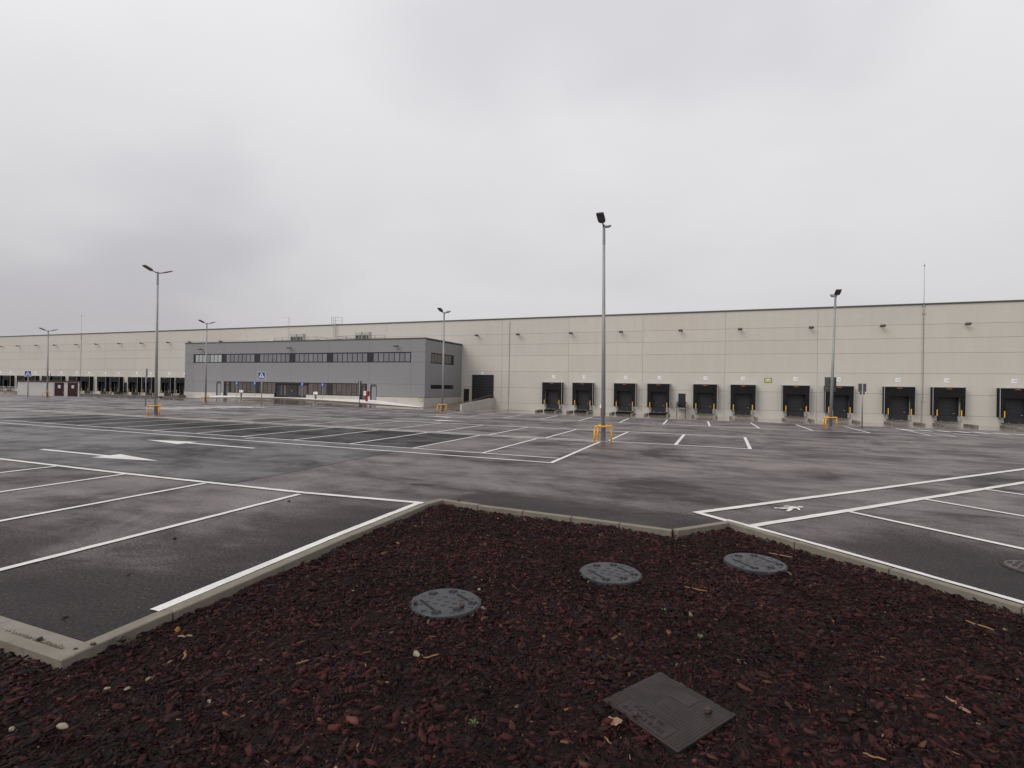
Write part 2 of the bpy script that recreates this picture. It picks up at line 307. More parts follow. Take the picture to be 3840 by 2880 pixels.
# paving joints and a crack: thin dark uneven seams
def seam(pts, w):
    rd = random.Random(len(pts)*7+int(pts[0][0])); out = []
    for (ax, ay), (bx, by) in zip(pts, pts[1:]):
        n = max(2, int(math.hypot(bx-ax, by-ay)/.25)); out += [(ax+(bx-ax)*i/n, ay+(by-ay)*i/n+rd.gauss(0, .012)) for i in range(n)]
    out.append(pts[-1]); mb = MB(); vs = []
    for x, y in out: ww = w*rd.uniform(.25, 1)/2; vs += [(x+ww*.3, y-ww, .0062), (x-ww*.3, y+ww, .0062)]
    obj('paving_joint', mb.add(vs, [(2*i, 2*i+2, 2*i+3, 2*i+1) for i in range(len(out)-1)]).mesh('paving_joint', 'iron_dark'), LOT)
seam([(-9.05, 10.6), (-2, 10.55), (6, 10.9)], .014); seam([(-60, 22.4), (1, 22.3), (9, 22.5)], .03); seam([(-1.6, 8.6), (-.9, 8.82), (-.2, 9.0), (.1, 9.25)], .02); seam([(-3.8, 16.8), (2, 16.7), (9, 16.9)], .025); seam([(-9.08, 7.75), (-9.12, 13.4)], .02)
# arrows (5 m)
def arrow(x, y, s):
    L = 5.05; mark('direction_arrow', [(x+s*a, y+b) for a, b in ((0, -.075), (2.95, -.075), (2.95, -.36), (L, 0), (2.95, .36), (2.95, .075), (0, .075))][::s])
arrow(-18.31, 9.05, 1); arrow(-13.34, 12.08, -1); arrow(-18.0, 26.45, 1); arrow(-12.8, 29.4, -1); arrow(-43, 9.05, 1); arrow(-40, 12.08, -1)
# zebra crossings
for i in range(7): y = 25.8+.98*i; line((-39.6+.3*i, y), (-35.9+.3*i, y+.2), .42, 'zebra_stripe')
for i in range(8): x = 9.75+.78*i; line((x, 34.9-.08*i), (x+.42, 34.1-.08*i), .36, 'zebra_stripe')
for i in range(5): line((-71+2*i, 27.5), (-68.6+2*i, 29.5), .3, 'hatch_stripe')
line((9.9, 33.9), (10.75, 30.6), .1, 'edge_line'); line((11.4, 32.8), (12.1, 31.9), .2, 'edge_line')
# right-hand walkway with its bays
line((-.27, 9.17), (8.35, 18.85), .13, 'walkway_line'); line((.5, 8.60), (8.6, 17.70), .13, 'walkway_line')
for i in range(6):
    x, y = 2.15+1.66*i, 10.46+1.86*i; line((x, y), (x+3.85, y-3.35), .105)
line((-.23, 9.20), (.22, 8.84), .12, 'edge_line'); line((.22, 8.90), (1.45, 7.90), .085, 'edge_line'); line((1.45, 7.90), (2.93, 6.62), .085, 'edge_line'); line((2.93, 6.62), (8.5, 1.8), .085, 'edge_line')
# pedestrian figures on the walkways: head, body with arms, legs
def walker(cx, cy, ang, s):
    c, q = math.cos(ang), math.sin(ang)
    T = lambda pts: [(cx+(x*c-y*q)*s, cy+(x*q+y*c)*s) for x, y in pts]
    mark('walker_head', T([(.36+.13*math.cos(a), .10+.055*math.sin(a)) for a in (2*math.pi*k/14 for k in range(14))]))
    mark('walker_body', T([(-.04, -.08), (.20, -.03), (.27, -.09), (.28, -.21), (.34, -.19), (.36, -.03), (.27, .06), (.10, .09), (-.06, .09), (-.12, .04)]))
    mark('walker_leg', T([(-.12, .04), (-.45, -.045), (-.45, .0), (-.10, .09)])); mark('walker_leg', T([(-.04, -.078), (-.10, .0), (-.17, -.22), (-.13, -.27)]))
    mark('walker_arm', T([(.0, .10), (-.26, .12), (-.27, .16), (-.02, .15)]))
mark('walker_body', [(1.006, 10.138), (1.024, 10.2), (1.082, 10.201), (1.218, 10.282), (1.251, 10.307), (1.297, 10.374), (1.267, 10.383), (1.232, 10.374), (1.182, 10.328), (1.177, 10.362), (1.194, 10.403), (1.248, 10.451), (1.281, 10.445), (1.318, 10.433), (1.363, 10.436), (1.391, 10.418), (1.407, 10.38), (1.425, 10.362), (1.428, 10.31), (1.42, 10.159), (1.4, 10.158), (1.39, 10.179), (1.375, 10.294), (1.349, 10.273), (1.314, 10.239), (1.296, 10.152), (1.28, 10.101), (1.234, 9.995), (1.213, 9.96), (1.192, 9.975), (1.177, 10.007), (1.191, 10.051), (1.214, 10.105), (1.238, 10.194), (1.206, 10.179), (1.151, 10.139), (1.076, 10.139), (1.012, 10.114)])
mark('walker_head', [(1.409, 10.463), (1.439, 10.495), (1.474, 10.499), (1.499, 10.482), (1.509, 10.447), (1.492, 10.406), (1.46, 10.396), (1.427, 10.408)]); walker(-15.75, 14.0, math.radians(20), .5)

# ------------------------------------------------------------------ kerbs (bed lies to the right of the running direction)
KERB = bpy.data.objects.new('kerb', None); COL.objects.link(KERB); KERB['kind'] = 'structure'
def kerb_run(pts, w, z1, mat, name='kerb_stone', step=1.0, z0=-.3):
    for (ax, ay), (bx, by) in zip(pts, pts[1:]):
        L = math.hypot(bx-ax, by-ay); n = max(1, round(L/step)); t = Vector((bx-ax, by-ay, 0))/L; nr = Vector((t.y, -t.x, 0))
        for i in range(n):
            c = Vector((ax, ay, 0))+t*(L*(i+.5)/n)+nr*(w/2+random.uniform(-.006, .006)); c.z = (z0+z1)/2+random.uniform(-.005, .005)
            mb = MB().obox((0, 0, 0), t, -nr, (0, 0, 1), L/n/2-.005, w/2, (z1-z0)/2); obj(name, mb.mesh(name, mat, bevel=.008), KERB, c)
kerb_run([(-32, 2.425), (-4.42, 2.425)], .095, .016, 'kerb_concrete')
kerb_run([(-32, 2.585), (-4.57, 2.585)], .158, .008, 'gutter_concrete', 'gutter_slab')
kerb_run([(-4.56, 2.34), (-4.60, 3.2), (-4.64, 4.5), (-4.69, 5.8), (-4.71, 7.8), (-4.60, 8.27)], .135, .016, 'kerb_concrete')
kerb_run([(-4.60, 8.27), (-3.76, 8.18), (-2.08, 8.07), (-.54, 7.94)], .10, .014, 'kerb_concrete')
kerb_run([(-.54, 7.94), (.24, 8.82)], .10, .014, 'kerb_concrete'); kerb_run([(.24, 8.82), (2.86, 6.54), (9.2, 1.04)], .10, .014, 'kerb_concrete')

# ------------------------------------------------------------------ bark bed
BED = [(-30, 2.33), (-4.43, 2.33), (-4.47, 3.2), (-4.51, 4.5), (-4.56, 5.8), (-4.58, 7.8), (-4.49, 8.16), (-3.75, 8.08), (-2.07, 7.97), (-.55, 7.84), (-.47, 7.84), (.25, 8.68), (2.79, 6.46), (9.1, 1.0), (9.1, -3), (-30, -3)]
LIDS = [(-2.39, 4.43, .345), (-1.07, 5.88, .352), (.49, 6.95, .358)]; SQ = (-.26, 3.62); SQA = math.radians(-33)
def und(x, y): return .012*np.sin(x*1.7+.6)*np.cos(y*1.3)+.010*np.sin(x*4.1+y*3.3)+.008*np.sin(y*5.2-x*2.4)
gx = np.linspace(-8, 9.1, 70); gy = np.linspace(-3, 9, 60)
mb = MB(); mb.poly(BED, -.115); struct('bark_bed_soil', mb.mesh('bark_bed_soil', 'soil'))
def inside(px, py, poly):
    r = np.zeros(len(px), bool); n = len(poly)
    for i in range(n):
        (x0, y0), (x1, y1) = poly[i], poly[(i+1) % n]
        if y0 == y1: continue
        c = ((y0 > py) != (y1 > py)) & (px < (x1-x0)*(py-y0)/(y1-y0)+x0); r ^= c
    return r
def in_view(px, py, m=1.12):
    d = px*F_[0]+py*F_[1]-2.15*F_[2]; u = (px*R_[0]+py*R_[1]-2.15*R_[2])/np.maximum(d, .05); v = (px*D_[0]+py*D_[1]-2.15*D_[2])/np.maximum(d, .05)
    return (d > .3) & (np.abs(u) < 1920/F_PX*m) & (v < 1440/F_PX*m)
def scatter(density, dmax):
    n = int(density*18*11.5); px = rng.uniform(-9, 9, n); py = rng.uniform(.6, 9, n)
    k = inside(px, py, BED) & in_view(px, py) & (np.hypot(px, py) < dmax)
    for cx, cy, r in LIDS: k &= np.hypot(px-cx*1.012, py-cy*1.012) > r-.004
    c, s = math.cos(SQA), math.sin(SQA); lx = (px-SQ[0])*c+(py-SQ[1])*s; ly = -(px-SQ[0])*s+(py-SQ[1])*c
    k &= ~((np.abs(lx) < .31) & (np.abs(ly) < .31)); return px[k], py[k]
def chip_shapes(n, elong):
    out = []
    for _ in range(n):
        a = np.sort(rng.uniform(0, 2*np.pi, 6)*.35+np.arange(6)*np.pi/3*.65+np.arange(6)*np.pi/3*.35); r = rng.uniform(.5, 1.1, 6)
        top = np.stack([np.cos(a)*r*.5, np.sin(a)*r*.5/elong, .5+rng.uniform(-.35, .35, 6)], 1); bot = np.stack([np.cos(a)*r*.5*1.05, np.sin(a)*r*.53/elong, -.5+rng.uniform(-.25, .25, 6)], 1)
        out.append(np.concatenate([top, bot]))
    return np.array(out)
TRI = np.array([(0, 1, 2), (0, 2, 3), (0, 3, 4), (0, 4, 5)]+[q for i in range(6) for q in ((i, 6+i, 6+(i+1) % 6), (i, 6+(i+1) % 6, (i+1) % 6))])
PAL = np.array([(.030, .0085, .0085), (.040, .0100, .0100), (.016, .0055, .006), (.008, .0038, .0045), (.032, .0135, .0125), (.052, .0135, .0115), (.017, .0105, .0125), (.064, .026, .018)]); PW = np.array([.22, .2, .18, .12, .11, .08, .06, .03])
LITE = np.array([(.17, .08, .032), (.15, .085, .042), (.20, .155, .095), (.13, .055, .036)])
allv, allf, allc = [], [], []; off = 0
for dens, dmax, smin, smax, el, thick, lite, tilt, lift in ((650, 12, .012, .030, 1.7, .30, .008, .7, -.012), (520, 12, .028, .060, 1.9, .16, .010, .55, .0), (300, 12, .045, .095, 2.1, .13, .006, .5, .006), (130, 12, .08, .15, 2.3, .10, .003, .4, .012), (380, 6.5, .010, .022, 1.6, .35, .012, .8, .006), (330, 8, .03, .08, 7, .9, .035, .35, .010)):
    px, py = scatter(dens, dmax); n = len(px)
    if not n: continue
    sh = chip_shapes(40, el)[rng.integers(0, 40, n)]
    L = (smin+(smax-smin)*rng.random(n)**1.9)*.9
    th = L*thick*rng.uniform(.5, 1.3, n)/(el if el > 3 else 1)
    P = sh*np.stack([L, L, th], 1)[:, None, :]
    ya, tx, ty = rng.uniform(0, 2*np.pi, n), rng.normal(0, tilt*.6, n), rng.normal(0, tilt*.6, n)
    def rot(P, a, i, j):
        c, s = np.cos(a)[:, None], np.sin(a)[:, None]; Q = P.copy(); Q[:, :, i] = P[:, :, i]*c-P[:, :, j]*s; Q[:, :, j] = P[:, :, i]*s+P[:, :, j]*c; return Q
    P = rot(rot(rot(P, tx, 1, 2), ty, 0, 2), ya, 0, 1)
    P += np.stack([px, py, -.070+und(px, py)+lift+rng.uniform(-.008, .012, n)+th*.3], 1)[:, None, :]
    col = PAL[rng.choice(8, n, p=PW)]*rng.uniform(.45, 1.3, n)[:, None]; col *= (1.0+.22*np.sin(px*1.9+1.1)*np.sin(py*2.3+.4)+.22*np.sin(px*5.3-py*3.1)*np.sin(px*2.2+py*6.1)).clip(.6, 1.5)[:, None]; m = rng.random(n) < lite; col[m] = LITE[rng.integers(0, 4, m.sum())]*rng.uniform(.6, 1.2, m.sum())[:, None]
    allv.append(P.reshape(-1, 3)); allc.append(np.repeat(col, 12, 0)); allf.append((TRI[None]+(np.arange(n)*12)[:, None, None]+off).reshape(-1, 3)); off += n*12
V = np.concatenate(allv); FQ = np.concatenate(allf); CC = np.concatenate(allc)
me = bpy.data.meshes.new('bark_chips'); me.vertices.add(len(V)); me.vertices.foreach_set('co', V.astype(np.float32).ravel())
me.loops.add(FQ.size); me.loops.foreach_set('vertex_index', FQ.astype(np.int32).ravel()); me.polygons.add(len(FQ)); me.polygons.foreach_set('loop_start', np.arange(0, FQ.size, 3, dtype=np.int32))
me.update(calc_edges=True); at = me.color_attributes.new('Col', 'FLOAT_COLOR', 'POINT'); at.data.foreach_set('color', np.concatenate([CC, np.ones((len(CC), 1))], 1).astype(np.float32).ravel())
m = bpy.data.materials.new('bark'); m.use_nodes = True; nt = m.node_tree; p = nt.nodes['Principled BSDF']; ca = nd(nt, 'ShaderNodeVertexColor'); ca.layer_name = 'Col'
lk(nt, mix(nt, .5, ca.outputs[0], ramp(nt, noise(nt, pos_vec(nt), 90, 4, .7), [(.3, (.45, .45, .45)), (.7, (1.5, 1.5, 1.5))]), 'MULTIPLY'), p.inputs['Base Color'])
p.inputs['Roughness'].default_value = .7; p.inputs['Specular IOR Level'].default_value = .14; b = nd(nt, 'ShaderNodeBump'); b.inputs['Strength'].default_value = .5; b.inputs['Distance'].default_value = .004
lk(nt, noise(nt, pos_vec(nt, (1, 1, 1)), 160, 3, .7), b.inputs['Height']); lk(nt, b.outputs[0], p.inputs['Normal']); MAT['bark'] = m; me.materials.append(m)
struct('bark_chips', me, 'stuff')

# loose grit in the gutter and on the asphalt by the kerb
gr_ = MB(); rg = random.Random(5)
for i in range(900):
    if i < 520: x = -4.62-abs(rg.gauss(0, .42)); y = 2.428+rg.gauss(0, .012)+.02*rg.random(); z = .012; q = rg.uniform(.0025, .006)
    elif i < 760: x = rg.uniform(-9, -4.8); y = 2.62+abs(rg.gauss(0, 1.3)); z = .003; q = rg.uniform(.003, .009)
    else: x = rg.uniform(-4.5, 2.6); y = 8.3+abs(rg.gauss(0, .8)); z = .003; q = rg.uniform(.003, .008)
    a = rg.uniform(0, 6); gr_.add([(x+q*math.cos(a+k*2.1), y+q*math.sin(a+k*2.1), z) for k in range(3)]+[(x, y, z+q*1.2)], [(0, 1, 3), (1, 2, 3), (2, 0, 3)])
struct('grit', gr_.mesh('grit', 'grit'), 'stuff')

# round tank lids
STAR = [(-.22, .10), (-.07, .24), (.25, .10), (.06, -.24), (.20, -.09)]
def lid(x, y, r, label, rot):
    t = thing('round_cover', label, 'cover', (x*1.010, y*1.010, -.036), rot, 'round plastic covers in the bark bed')
    part(t, 'ring', MB().disc((0, 0), r, -.12, -.012, 56), 'lid_side'); part(t, 'plate', MB().disc((0, 0), r-.012, -.05, 0, 56, .006), 'lid_grey')
    mk = MB(); k = 0
    for i in range(-3, 4):
        for j in range(-3, 4):
            a, b = i*.092+.02*(j % 2), j*.088
            if math.hypot(a, b) > r-.06 or any(math.hypot(a-u, b-w) < .085 for u, w in STAR) or abs(b+.42*a-.205) < .035 and a > -.05 or abs(b+.5*a+.205) < .035 and a < .08: continue
            mk.box(a-.015, a+.013, b-.003, b+.003, 0, .003); mk.obox((a+.022, b+.008, .0025), (.6, .8, 0), (-.8, .6, 0), (0, 0, 1), .008, .0022, .0015)
    part(t, 'grip_mark', mk, 'lid_mark')['kind'] = 'stuff'
    for u, w in STAR:
        st = MB()
        for q in range(3):
            a = q*math.pi/3+.3; st.obox((u, w, .0025), (math.cos(a), math.sin(a), 0), (-math.sin(a), math.cos(a), 0), (0, 0, 1), .042, .003, .0025+q*.0004)
        for q in range(6):
            a = q*math.pi/3+.3; cxx, cyy = u+.033*math.cos(a), w+.033*math.sin(a)
            for sgn in (.8, -.8): st.obox((cxx+.01*math.cos(a+sgn), cyy+.01*math.sin(a+sgn), .0028), (math.cos(a+sgn), math.sin(a+sgn), 0), (-math.sin(a+sgn), math.cos(a+sgn), 0), (0, 0, 1), .008, .0022, .0022)
        part(t, 'star_mark', st, 'lid_mark')
    for (x0, y0), (x1, y1), n in (((-.24, -.085), (.02, -.215), 24), ((.0, .205), (.19, .125), 16)):      # worn raised lettering
        le = MB(); d = Vector((x1-x0, y1-y0, 0)); L = d.length; d /= L; u = Vector((-d.y, d.x, 0)); rr = random.Random(3)
        for i in range(n):
            if i % 8 == 6: continue
            c = Vector((x0, y0, .002))+d*(L*(i+.5)/n); le.obox(c, d, u, (0, 0, 1), .0028, .013, .002)
            le.obox(c+u*rr.choice((-.011, 0, .011))+d*.003, d, u, (0, 0, 1), .0045, .0025, .0022)
        part(t, 'lettering', le, 'lid_mark')
    h = MB(); h.disc((-.06, -r+.055), .02, 0, .002, 16); part(t, 'lift_hole', h, 'iron_dark')
    return t
lid(*LIDS[0], 'nearest grey round cover in the bark, dark clods lying on it', -.1); lid(*LIDS[1], 'middle grey round cover in the bark, between the other two', -.25); lid(*LIDS[2], 'farthest grey round cover in the bark, nearest the right kerb', -.32)

# square cast-iron cover
t = thing('square_cover', 'dark square cast iron cover with grid pattern in the bark', 'cover', (SQ[0], SQ[1], -.048), SQA)
part(t, 'frame', MB().box(-.292, .292, -.292, .292, -.12, -.012), 'lid_side'); part(t, 'plate', MB().box(-.308, .308, -.308, .308, -.028, -.004), 'iron', bevel=.004)
g = MB(); n = 27; s = .58/n
for i in range(n):
    for j in range(n):
        a, b = -.29+s*(i+.5), -.29+s*(j+.5)
        if (-.205 < a < .195 and -.31 < b < -.145) or (-.085 < a < .09 and .10 < b < .235) or (-.075 < a < .06 and -.055 < b < .04): continue
        g.box(a-s*.465, a+s*.465, b-s*.465, b+s*.465, -.006, -.0022)
part(t, 'grid_relief', g, 'iron')['kind'] = 'stuff'
part(t, 'label_field', MB().box(-.2, .19, -.29, -.15, -.006, -.0019), 'iron'); part(t, 'blank_field', MB().box(-.08, .085, .105, .23, -.006, -.0019), 'iron'); part(t, 'key_field', MB().box(-.07, .055, -.05, .035, -.006, -.0019), 'iron')
for u, w in ((-.03, .0), (.012, -.012)): part(t, 'key_hole', MB().box(u-.015, u+.015, w-.013, w+.013, -.0018, -.0008), 'iron_dark')
obj('lettering', text_mesh('FUDUR 98', .052, 'iron_dark', .0015), t, (-.01, -.182, -.0012)); obj('lettering', text_mesh('EN 124-2 B-125', .05, 'iron_dark', .0015), t, (-.01, -.243, -.0012))
# manhole cover and drain slot in the asphalt
t = thing('manhole_cover', 'round iron manhole cover set in the asphalt at the right edge', 'cover', (3.62, 8.0, .004))
part(t, 'frame_ring', MB().disc((0, 0), .35, -.02, .004, 40), 'iron_dark'); part(t, 'plate', MB().disc((0, 0), .31, -.02, .009, 40, .003), 'iron_road')
k = MB(); [k.box(a*.075-.025+.03*(b % 2), a*.075+.025+.03*(b % 2), b*.06-.008, b*.06+.008, .009, .013) for a in range(-4, 5) for b in range(-4, 5) if math.hypot(a*.075+.03*(b % 2), b*.06) < .27]
part(t, 'tread_bar', k, 'iron_dark')
t = thing('drain_slot', 'narrow dark slot drain in the asphalt beyond the bed', 'drain', (-5.6, 9.3, .004), .1); part(t, 'slot_frame', MB().box(-.27, .27, -.05, .05, -.02, .004), 'iron_road'); part(t, 'slot_opening', MB().box(-.25, .25, -.03, .03, .004, .006), 'iron_dark')
t = thing('drain_grate', 'dark drain grate in the lot before the office', 'drain', (-24.5, 28.7, .004)); part(t, 'grate_frame', MB().box(-.6, .6, -.3, .3, -.02, .005), 'iron_dark')

# litter that lies about, each piece its own thing
def rock(name, label, cat, x, y, z, r, mat, seed, sq=(1, 1, .7), group=None):
    rd = random.Random(seed); bm = bmesh.new(); bmesh.ops.create_icosphere(bm, subdivisions=2, radius=r)
    for v in bm.verts:
        q = 1+rd.uniform(-.22, .22); v.co = Vector((v.co.x*sq[0]*q, v.co.y*sq[1]*q, v.co.z*sq[2]*q))
    me = bpy.data.meshes.new(name); bm.to_mesh(me); bm.free(); me.materials.append(MAT[mat]); return thing(name, label, cat, (x, y, z+r*sq[2]*.7), rd.uniform(0, 6), group, me)
for x, y, z, r, s, lab in ((-.01, 3.66, -.047, .024, 1, 'dark clod lying on the right part of the square cover'), (-.45, 3.43, -.047, .018, 2, 'small dark clod on the lettering of the square cover'),
        (-4.38, 2.71, .0, .035, 3, 'dark bark lump against the inner side of the left kerb'), (-4.46, 2.56, .016, .017, 4, 'dark clod on top of the kerb near its left corner'),
        (-4.93, 2.45, .012, .022, 5, 'dark clod lying on the gutter slab at the lower left'), (-4.51, 2.47, .012, .014, 6, 'small dark chip in the gutter next to the kerb corner'),
        (-6.57, 4.71, .0, .022, 7, 'dark pebble alone in the nearest left parking bay'), (-2.66, 4.32, -.036, .026, 8, 'dark clod on the left rim of the nearest round cover'),
        (-2.22, 4.44, -.036, .028, 9, 'dark clod on the right part of the nearest round cover'), (-4.2, 8.22, .014, .03, 10, 'dark clod on the far kerb near its left end'), (-1.30, 5.62, -.036, .02, 11, 'small dark clod on the near rim of the middle round cover'),
        (-6.88, 6.98, 0, .02, 12, 'small dark pebble behind the first left bay line'), (-5.79, 3.65, 0, .015, 13, 'tiny dark pebble in the dark corner of the nearest bay'), (-5.23, 2.78, 0, .02, 14, 'dark pebble on the asphalt next to the gutter'),
        (.62, 6.62, -.036, .02, 15, 'small dark clod on the near rim of the farthest round cover')):
    rock('clod', lab, 'clod', x, y, z, r, 'clod', s, (1.2, .9, .75), 'clods and pebbles')
for x, y, r, s, lab in ((-3.95, 1.83, .016, 21, 'pale pebble at the lower left edge of the bark'), (-3.69, 1.96, .024, 22, 'long pale stone in the bark, largest of the pale ones'), (-3.88, 2.32, .013, 23, 'left of two small pale pebbles below the kerb corner'),
        (-3.75, 2.37, .014, 24, 'right of two small pale pebbles below the kerb corner'), (-4.28, 2.30, .012, 25, 'tiny pale pebble just below the kerb corner'), (-3.11, 2.49, .014, 26, 'pale pebble alone in the bark at the lower left'),
        (-2.16, 3.54, .026, 27, 'pale stone below the nearest round cover among straw'), (-2.26, 4.92, .018, 28, 'pale stone just behind the nearest round cover')):
    rock('pebble', lab, 'pebble', x, y, -.062, r, 'pebble', s, (1.5, .9, .7), 'pale pebbles in the bark')
def stick(label, x, y, L, w, a, mat='straw', name='stick', cat='stick', seed=1):
    L *= .8; w *= .8
    rd = random.Random(seed); mb = MB(); pts = [(i*L/6-L/2, rd.uniform(-.25, .25)*w*2, .004+rd.uniform(0, .006)) for i in range(7)]
    vs = [];
    for i, (px_, py_, pz) in enumerate(pts):
        ww = w*(.35 if i in (0, 6) else rd.uniform(.8, 1.1))/2; vs += [(px_, py_-ww, pz), (px_, py_+ww, pz), (px_, py_, pz+w*.35)]
    fs = [];
    for i in range(6): fs += [(i*3+a_, i*3+b_, i*3+3+b_, i*3+3+a_) for a_, b_ in ((0, 1), (1, 2), (2, 0))]
    fs += [(0, 2, 1), (18, 19, 20)]; mb.add(vs, fs); o = thing(name, label, cat, (x, y, -.058), a, None, mb.mesh(name, mat)); return o
stick('orange brown stick between the middle and farthest round covers', -.16, 5.85, .30, .022, -.15, 'straw', seed=1); stick('thin straw lying right of the bark centre', .41, 5.48, .2, .016, -.5, seed=2)
stick('broad pale strip of wood in the bark at the right', 1.58, 4.41, .22, .045, 1.9, 'wood_pale', seed=3); stick('long straw below the left kerb', -3.81, 2.83, .20, .02, -.75, seed=4); stick('pale wooden splinter upright star by the left kerb', -4.08, 3.03, .14, .03, .6, 'wood_pale', seed=5)
stick('orange straw below the nearest round cover', -2.04, 3.56, .16, .022, .9, seed=6); stick('pale twig just behind the farthest round cover', .83, 7.50, .34, .024, -.25, 'wood_pale', seed=7); stick('light straw in the bark near the right kerb', 1.03, 6.5, .16, .02, .9, seed=8)
stick('long orange stick right of the square cover', .35, 3.96, .26, .024, -.6, seed=9); stick('forked pale splinter in front of the middle cover', -2.43, 5.2, .16, .035, .8, 'wood_pale', seed=10); stick('straw below the leaf left of the square cover', -.60, 3.16, .2, .014, -.7, seed=11)
stick('pale orange stick at the right edge of the bark', 2.3, 6.0, .26, .03, -.7, seed=12); stick('straw near the lower right corner of the bark', .9, 3.6, .14, .02, -.1, seed=13); stick('orange splinter left of the bark centre', -2.9, 3.1, .12, .02, 1.1, seed=14)
for x, y, l in ((-.09, 4.72, 'tiny green weed sprout in the middle of the bark'), (-.42, 5.15, 'small green weed just in front of the middle round cover'), (-1.38, 2.95, 'green weed sprout near the bottom edge of the bark')):
    wv = MB(); rd = random.Random(int(-x*100))
    for k in range(7):
        a = k*.9+rd.random(); c, q = math.cos(a), math.sin(a); L = rd.uniform(.025, .05); wv.add([(0, 0, 0), (c*L*.6-q*.008, q*L*.6+c*.008, .025), (c*L, q*L, .03), (c*L*.6+q*.008, q*L*.6-c*.008, .025)], [(0, 1, 2, 3)])
    thing('weed_sprout', l, 'weed', (x, y, -.06), 0, None, wv.mesh('weed_sprout', 'weed_green'))
lf = MB(); pts = [(r_*math.cos(a), r_*math.sin(a)*.8) for a, r_ in zip([2*math.pi*i/14 for i in range(14)], (.075, .06, .052, .045, .062, .05, .04, .05, .06, .045, .05, .055, .048, .06))]
lf.add([(0, 0, .02)]+[(x, y, .004+.012*((i*7) % 5)/5) for i, (x, y) in enumerate(pts)], [(0, 1+i, 1+(i+1) % 14) for i in range(14)])
thing('fallen_leaf', 'light brown fallen leaf left of the square cover', 'leaf', (-.57, 3.31, -.05), .4, None, lf.mesh('fallen_leaf', 'leaf_brown'))

# ------------------------------------------------------------------ warehouse
WH = thing('warehouse', 'long cream warehouse with dark roof edge and rows of loading docks', 'warehouse', (0, YW, -2.1))
Z0 = -2.1
rows = [-2.3, -.77, 1.82, 4.49, 7.11, 8.99, 10.74, 13.25]
cols = [1.39+11.57*i for i in range(-17, 5)]
for i, (z0, z1) in enumerate(zip(rows, rows[1:])):
    me = MB().box(.014, 11.556, 0, .2, .014, z1-z0-.014).mesh('panel', 'panel_cream')
    for x in cols: obj('panel', me, WH, (x, 0, z0-Z0))
part(WH, 'backing_wall', MB().box(cols[0], cols[-1]+11.57, .06, 60, -.3, 13.2-Z0), 'joint')
part(WH, 'roof_edge', MB().box(cols[0]-.1, cols[-1]+11.67, -.12, .5, 13.25-Z0, 13.42-Z0), 'coping_dark')
part(WH, 'roof', MB().box(cols[0], cols[-1]+11.57, .5, 60, 13.2-Z0, 13.3-Z0), 'roof_sheet')
WH['label'] = 'long cream panelled warehouse filling the background behind the loading docks'

# dock shelter: built once, copied
def make_dock(pit):
    t = thing('dock_shelter', 'x', 'loading dock', (0, YW, Z0)); z = lambda a: a-Z0; D = -.90
    fr = MB(); fr.box(-1.66, 1.66, D, -.002, z(2.74), z(2.80)); [fr.box(s*1.64-.03, s*1.64+.03, D, D+.06, z(-.77), z(2.74)) for s in (-1, 1)]; part(t, 'frame', fr, 'alu')
    for s in (-1, 1):
        part(t, 'side_wall', MB().box(s*1.62-.02, s*1.62+.02, D+.07, -.002, z(-.76), z(2.735)), 'rubber')
        part(t, 'side_curtain', MB().box(min(s*1.1, s*1.60), max(s*1.1, s*1.60), D+.01, D+.045, z(-.78), z(2.735)), 'rubber')
        part(t, 'guide_strip', MB().box(s*1.22-.06, s*1.22+.06, D-.015, D+.005, z(-.79), z(-.02)), 'yellow')
        part(t, 'dock_bumper', MB().box(s*1.17-.15, s*1.17+.15, -.32, -.002, z(-1.46), z(-.82)), 'bumper_grey', bevel=.02)
    part(t, 'head_curtain', MB().box(-1.60, 1.60, D-.02, D+.005, z(1.54), z(2.73)), 'rubber')
    lg = MB(); [lg.box(-.28+i*.09, -.28+i*.09+.06+.02*(i % 2), D-.026, D-.0205, z(2.55), z(2.55)+.07+.02*(i % 3 == 0)) for i in range(6)]; part(t, 'printed_logo', lg, 'orange_print')
    d = MB(); [d.box(-1.2, 1.2, -.10, -.03, z(-.80)+.5*i+.006, z(-.80)+.5*(i+1)-.006) for i in range(5)]; dr = part(t, 'sectional_door', d, 'door_dark'); part(dr, 'handle', MB().box(.62, .80, -.14, -.10, z(-.52), z(-.45)), 'alu')
    lv = part(t, 'dock_leveller', MB().box(-1.0, 1.0, -.42, -.03, z(-1.50), z(-.82)), 'door_dark', bevel=.015)
    lp = MB(); lp.box(-.72, -.55, -.435, -.42, z(-1.44), z(-1.40)); lp.box(.3, .42, -.435, -.42, z(-1.45), z(-1.42)); part(lv, 'latch', lp, 'alu')
    part(t, 'dock_sill', MB().box(-1.12, 1.12, -.44, -.002, z(-1.58), z(-1.505)), 'block_concrete')
    if pit: part(t, 'pit_front', MB().box(-1.42, 1.42, -.30, -.004, z(-2.02), z(-1.62)), 'rubber')
    return t
dp, dn = make_dock(True), make_dock(False)
ORD = ['first', 'second', 'third', 'fourth', 'fifth', 'sixth', 'seventh', 'eighth', 'ninth', 'tenth', 'eleventh', 'twelfth']
RD = [(-24.2, '1.19'), (-19.2, '1.20'), (-12.68, '1.21'), (-7.70, '1.22'), (-1.22, '1.23'), (3.78, '1.24'), (10.36, '1.25'), (15.42, '1.26'), (22.03, '1.27'), (27.12, '1.28'), (33.7, '1.29')]
up, un = False, False
DG = 'black loading dock shelters along the warehouse'
def place_dock(x, label, pit):
    global up, un
    if pit: o = copy_tree(dp) if up else dp; up = True
    else: o = copy_tree(dn) if un else dn; un = True
    o.location = (x, YW, Z0); o['label'] = label; o['group'] = DG; return o
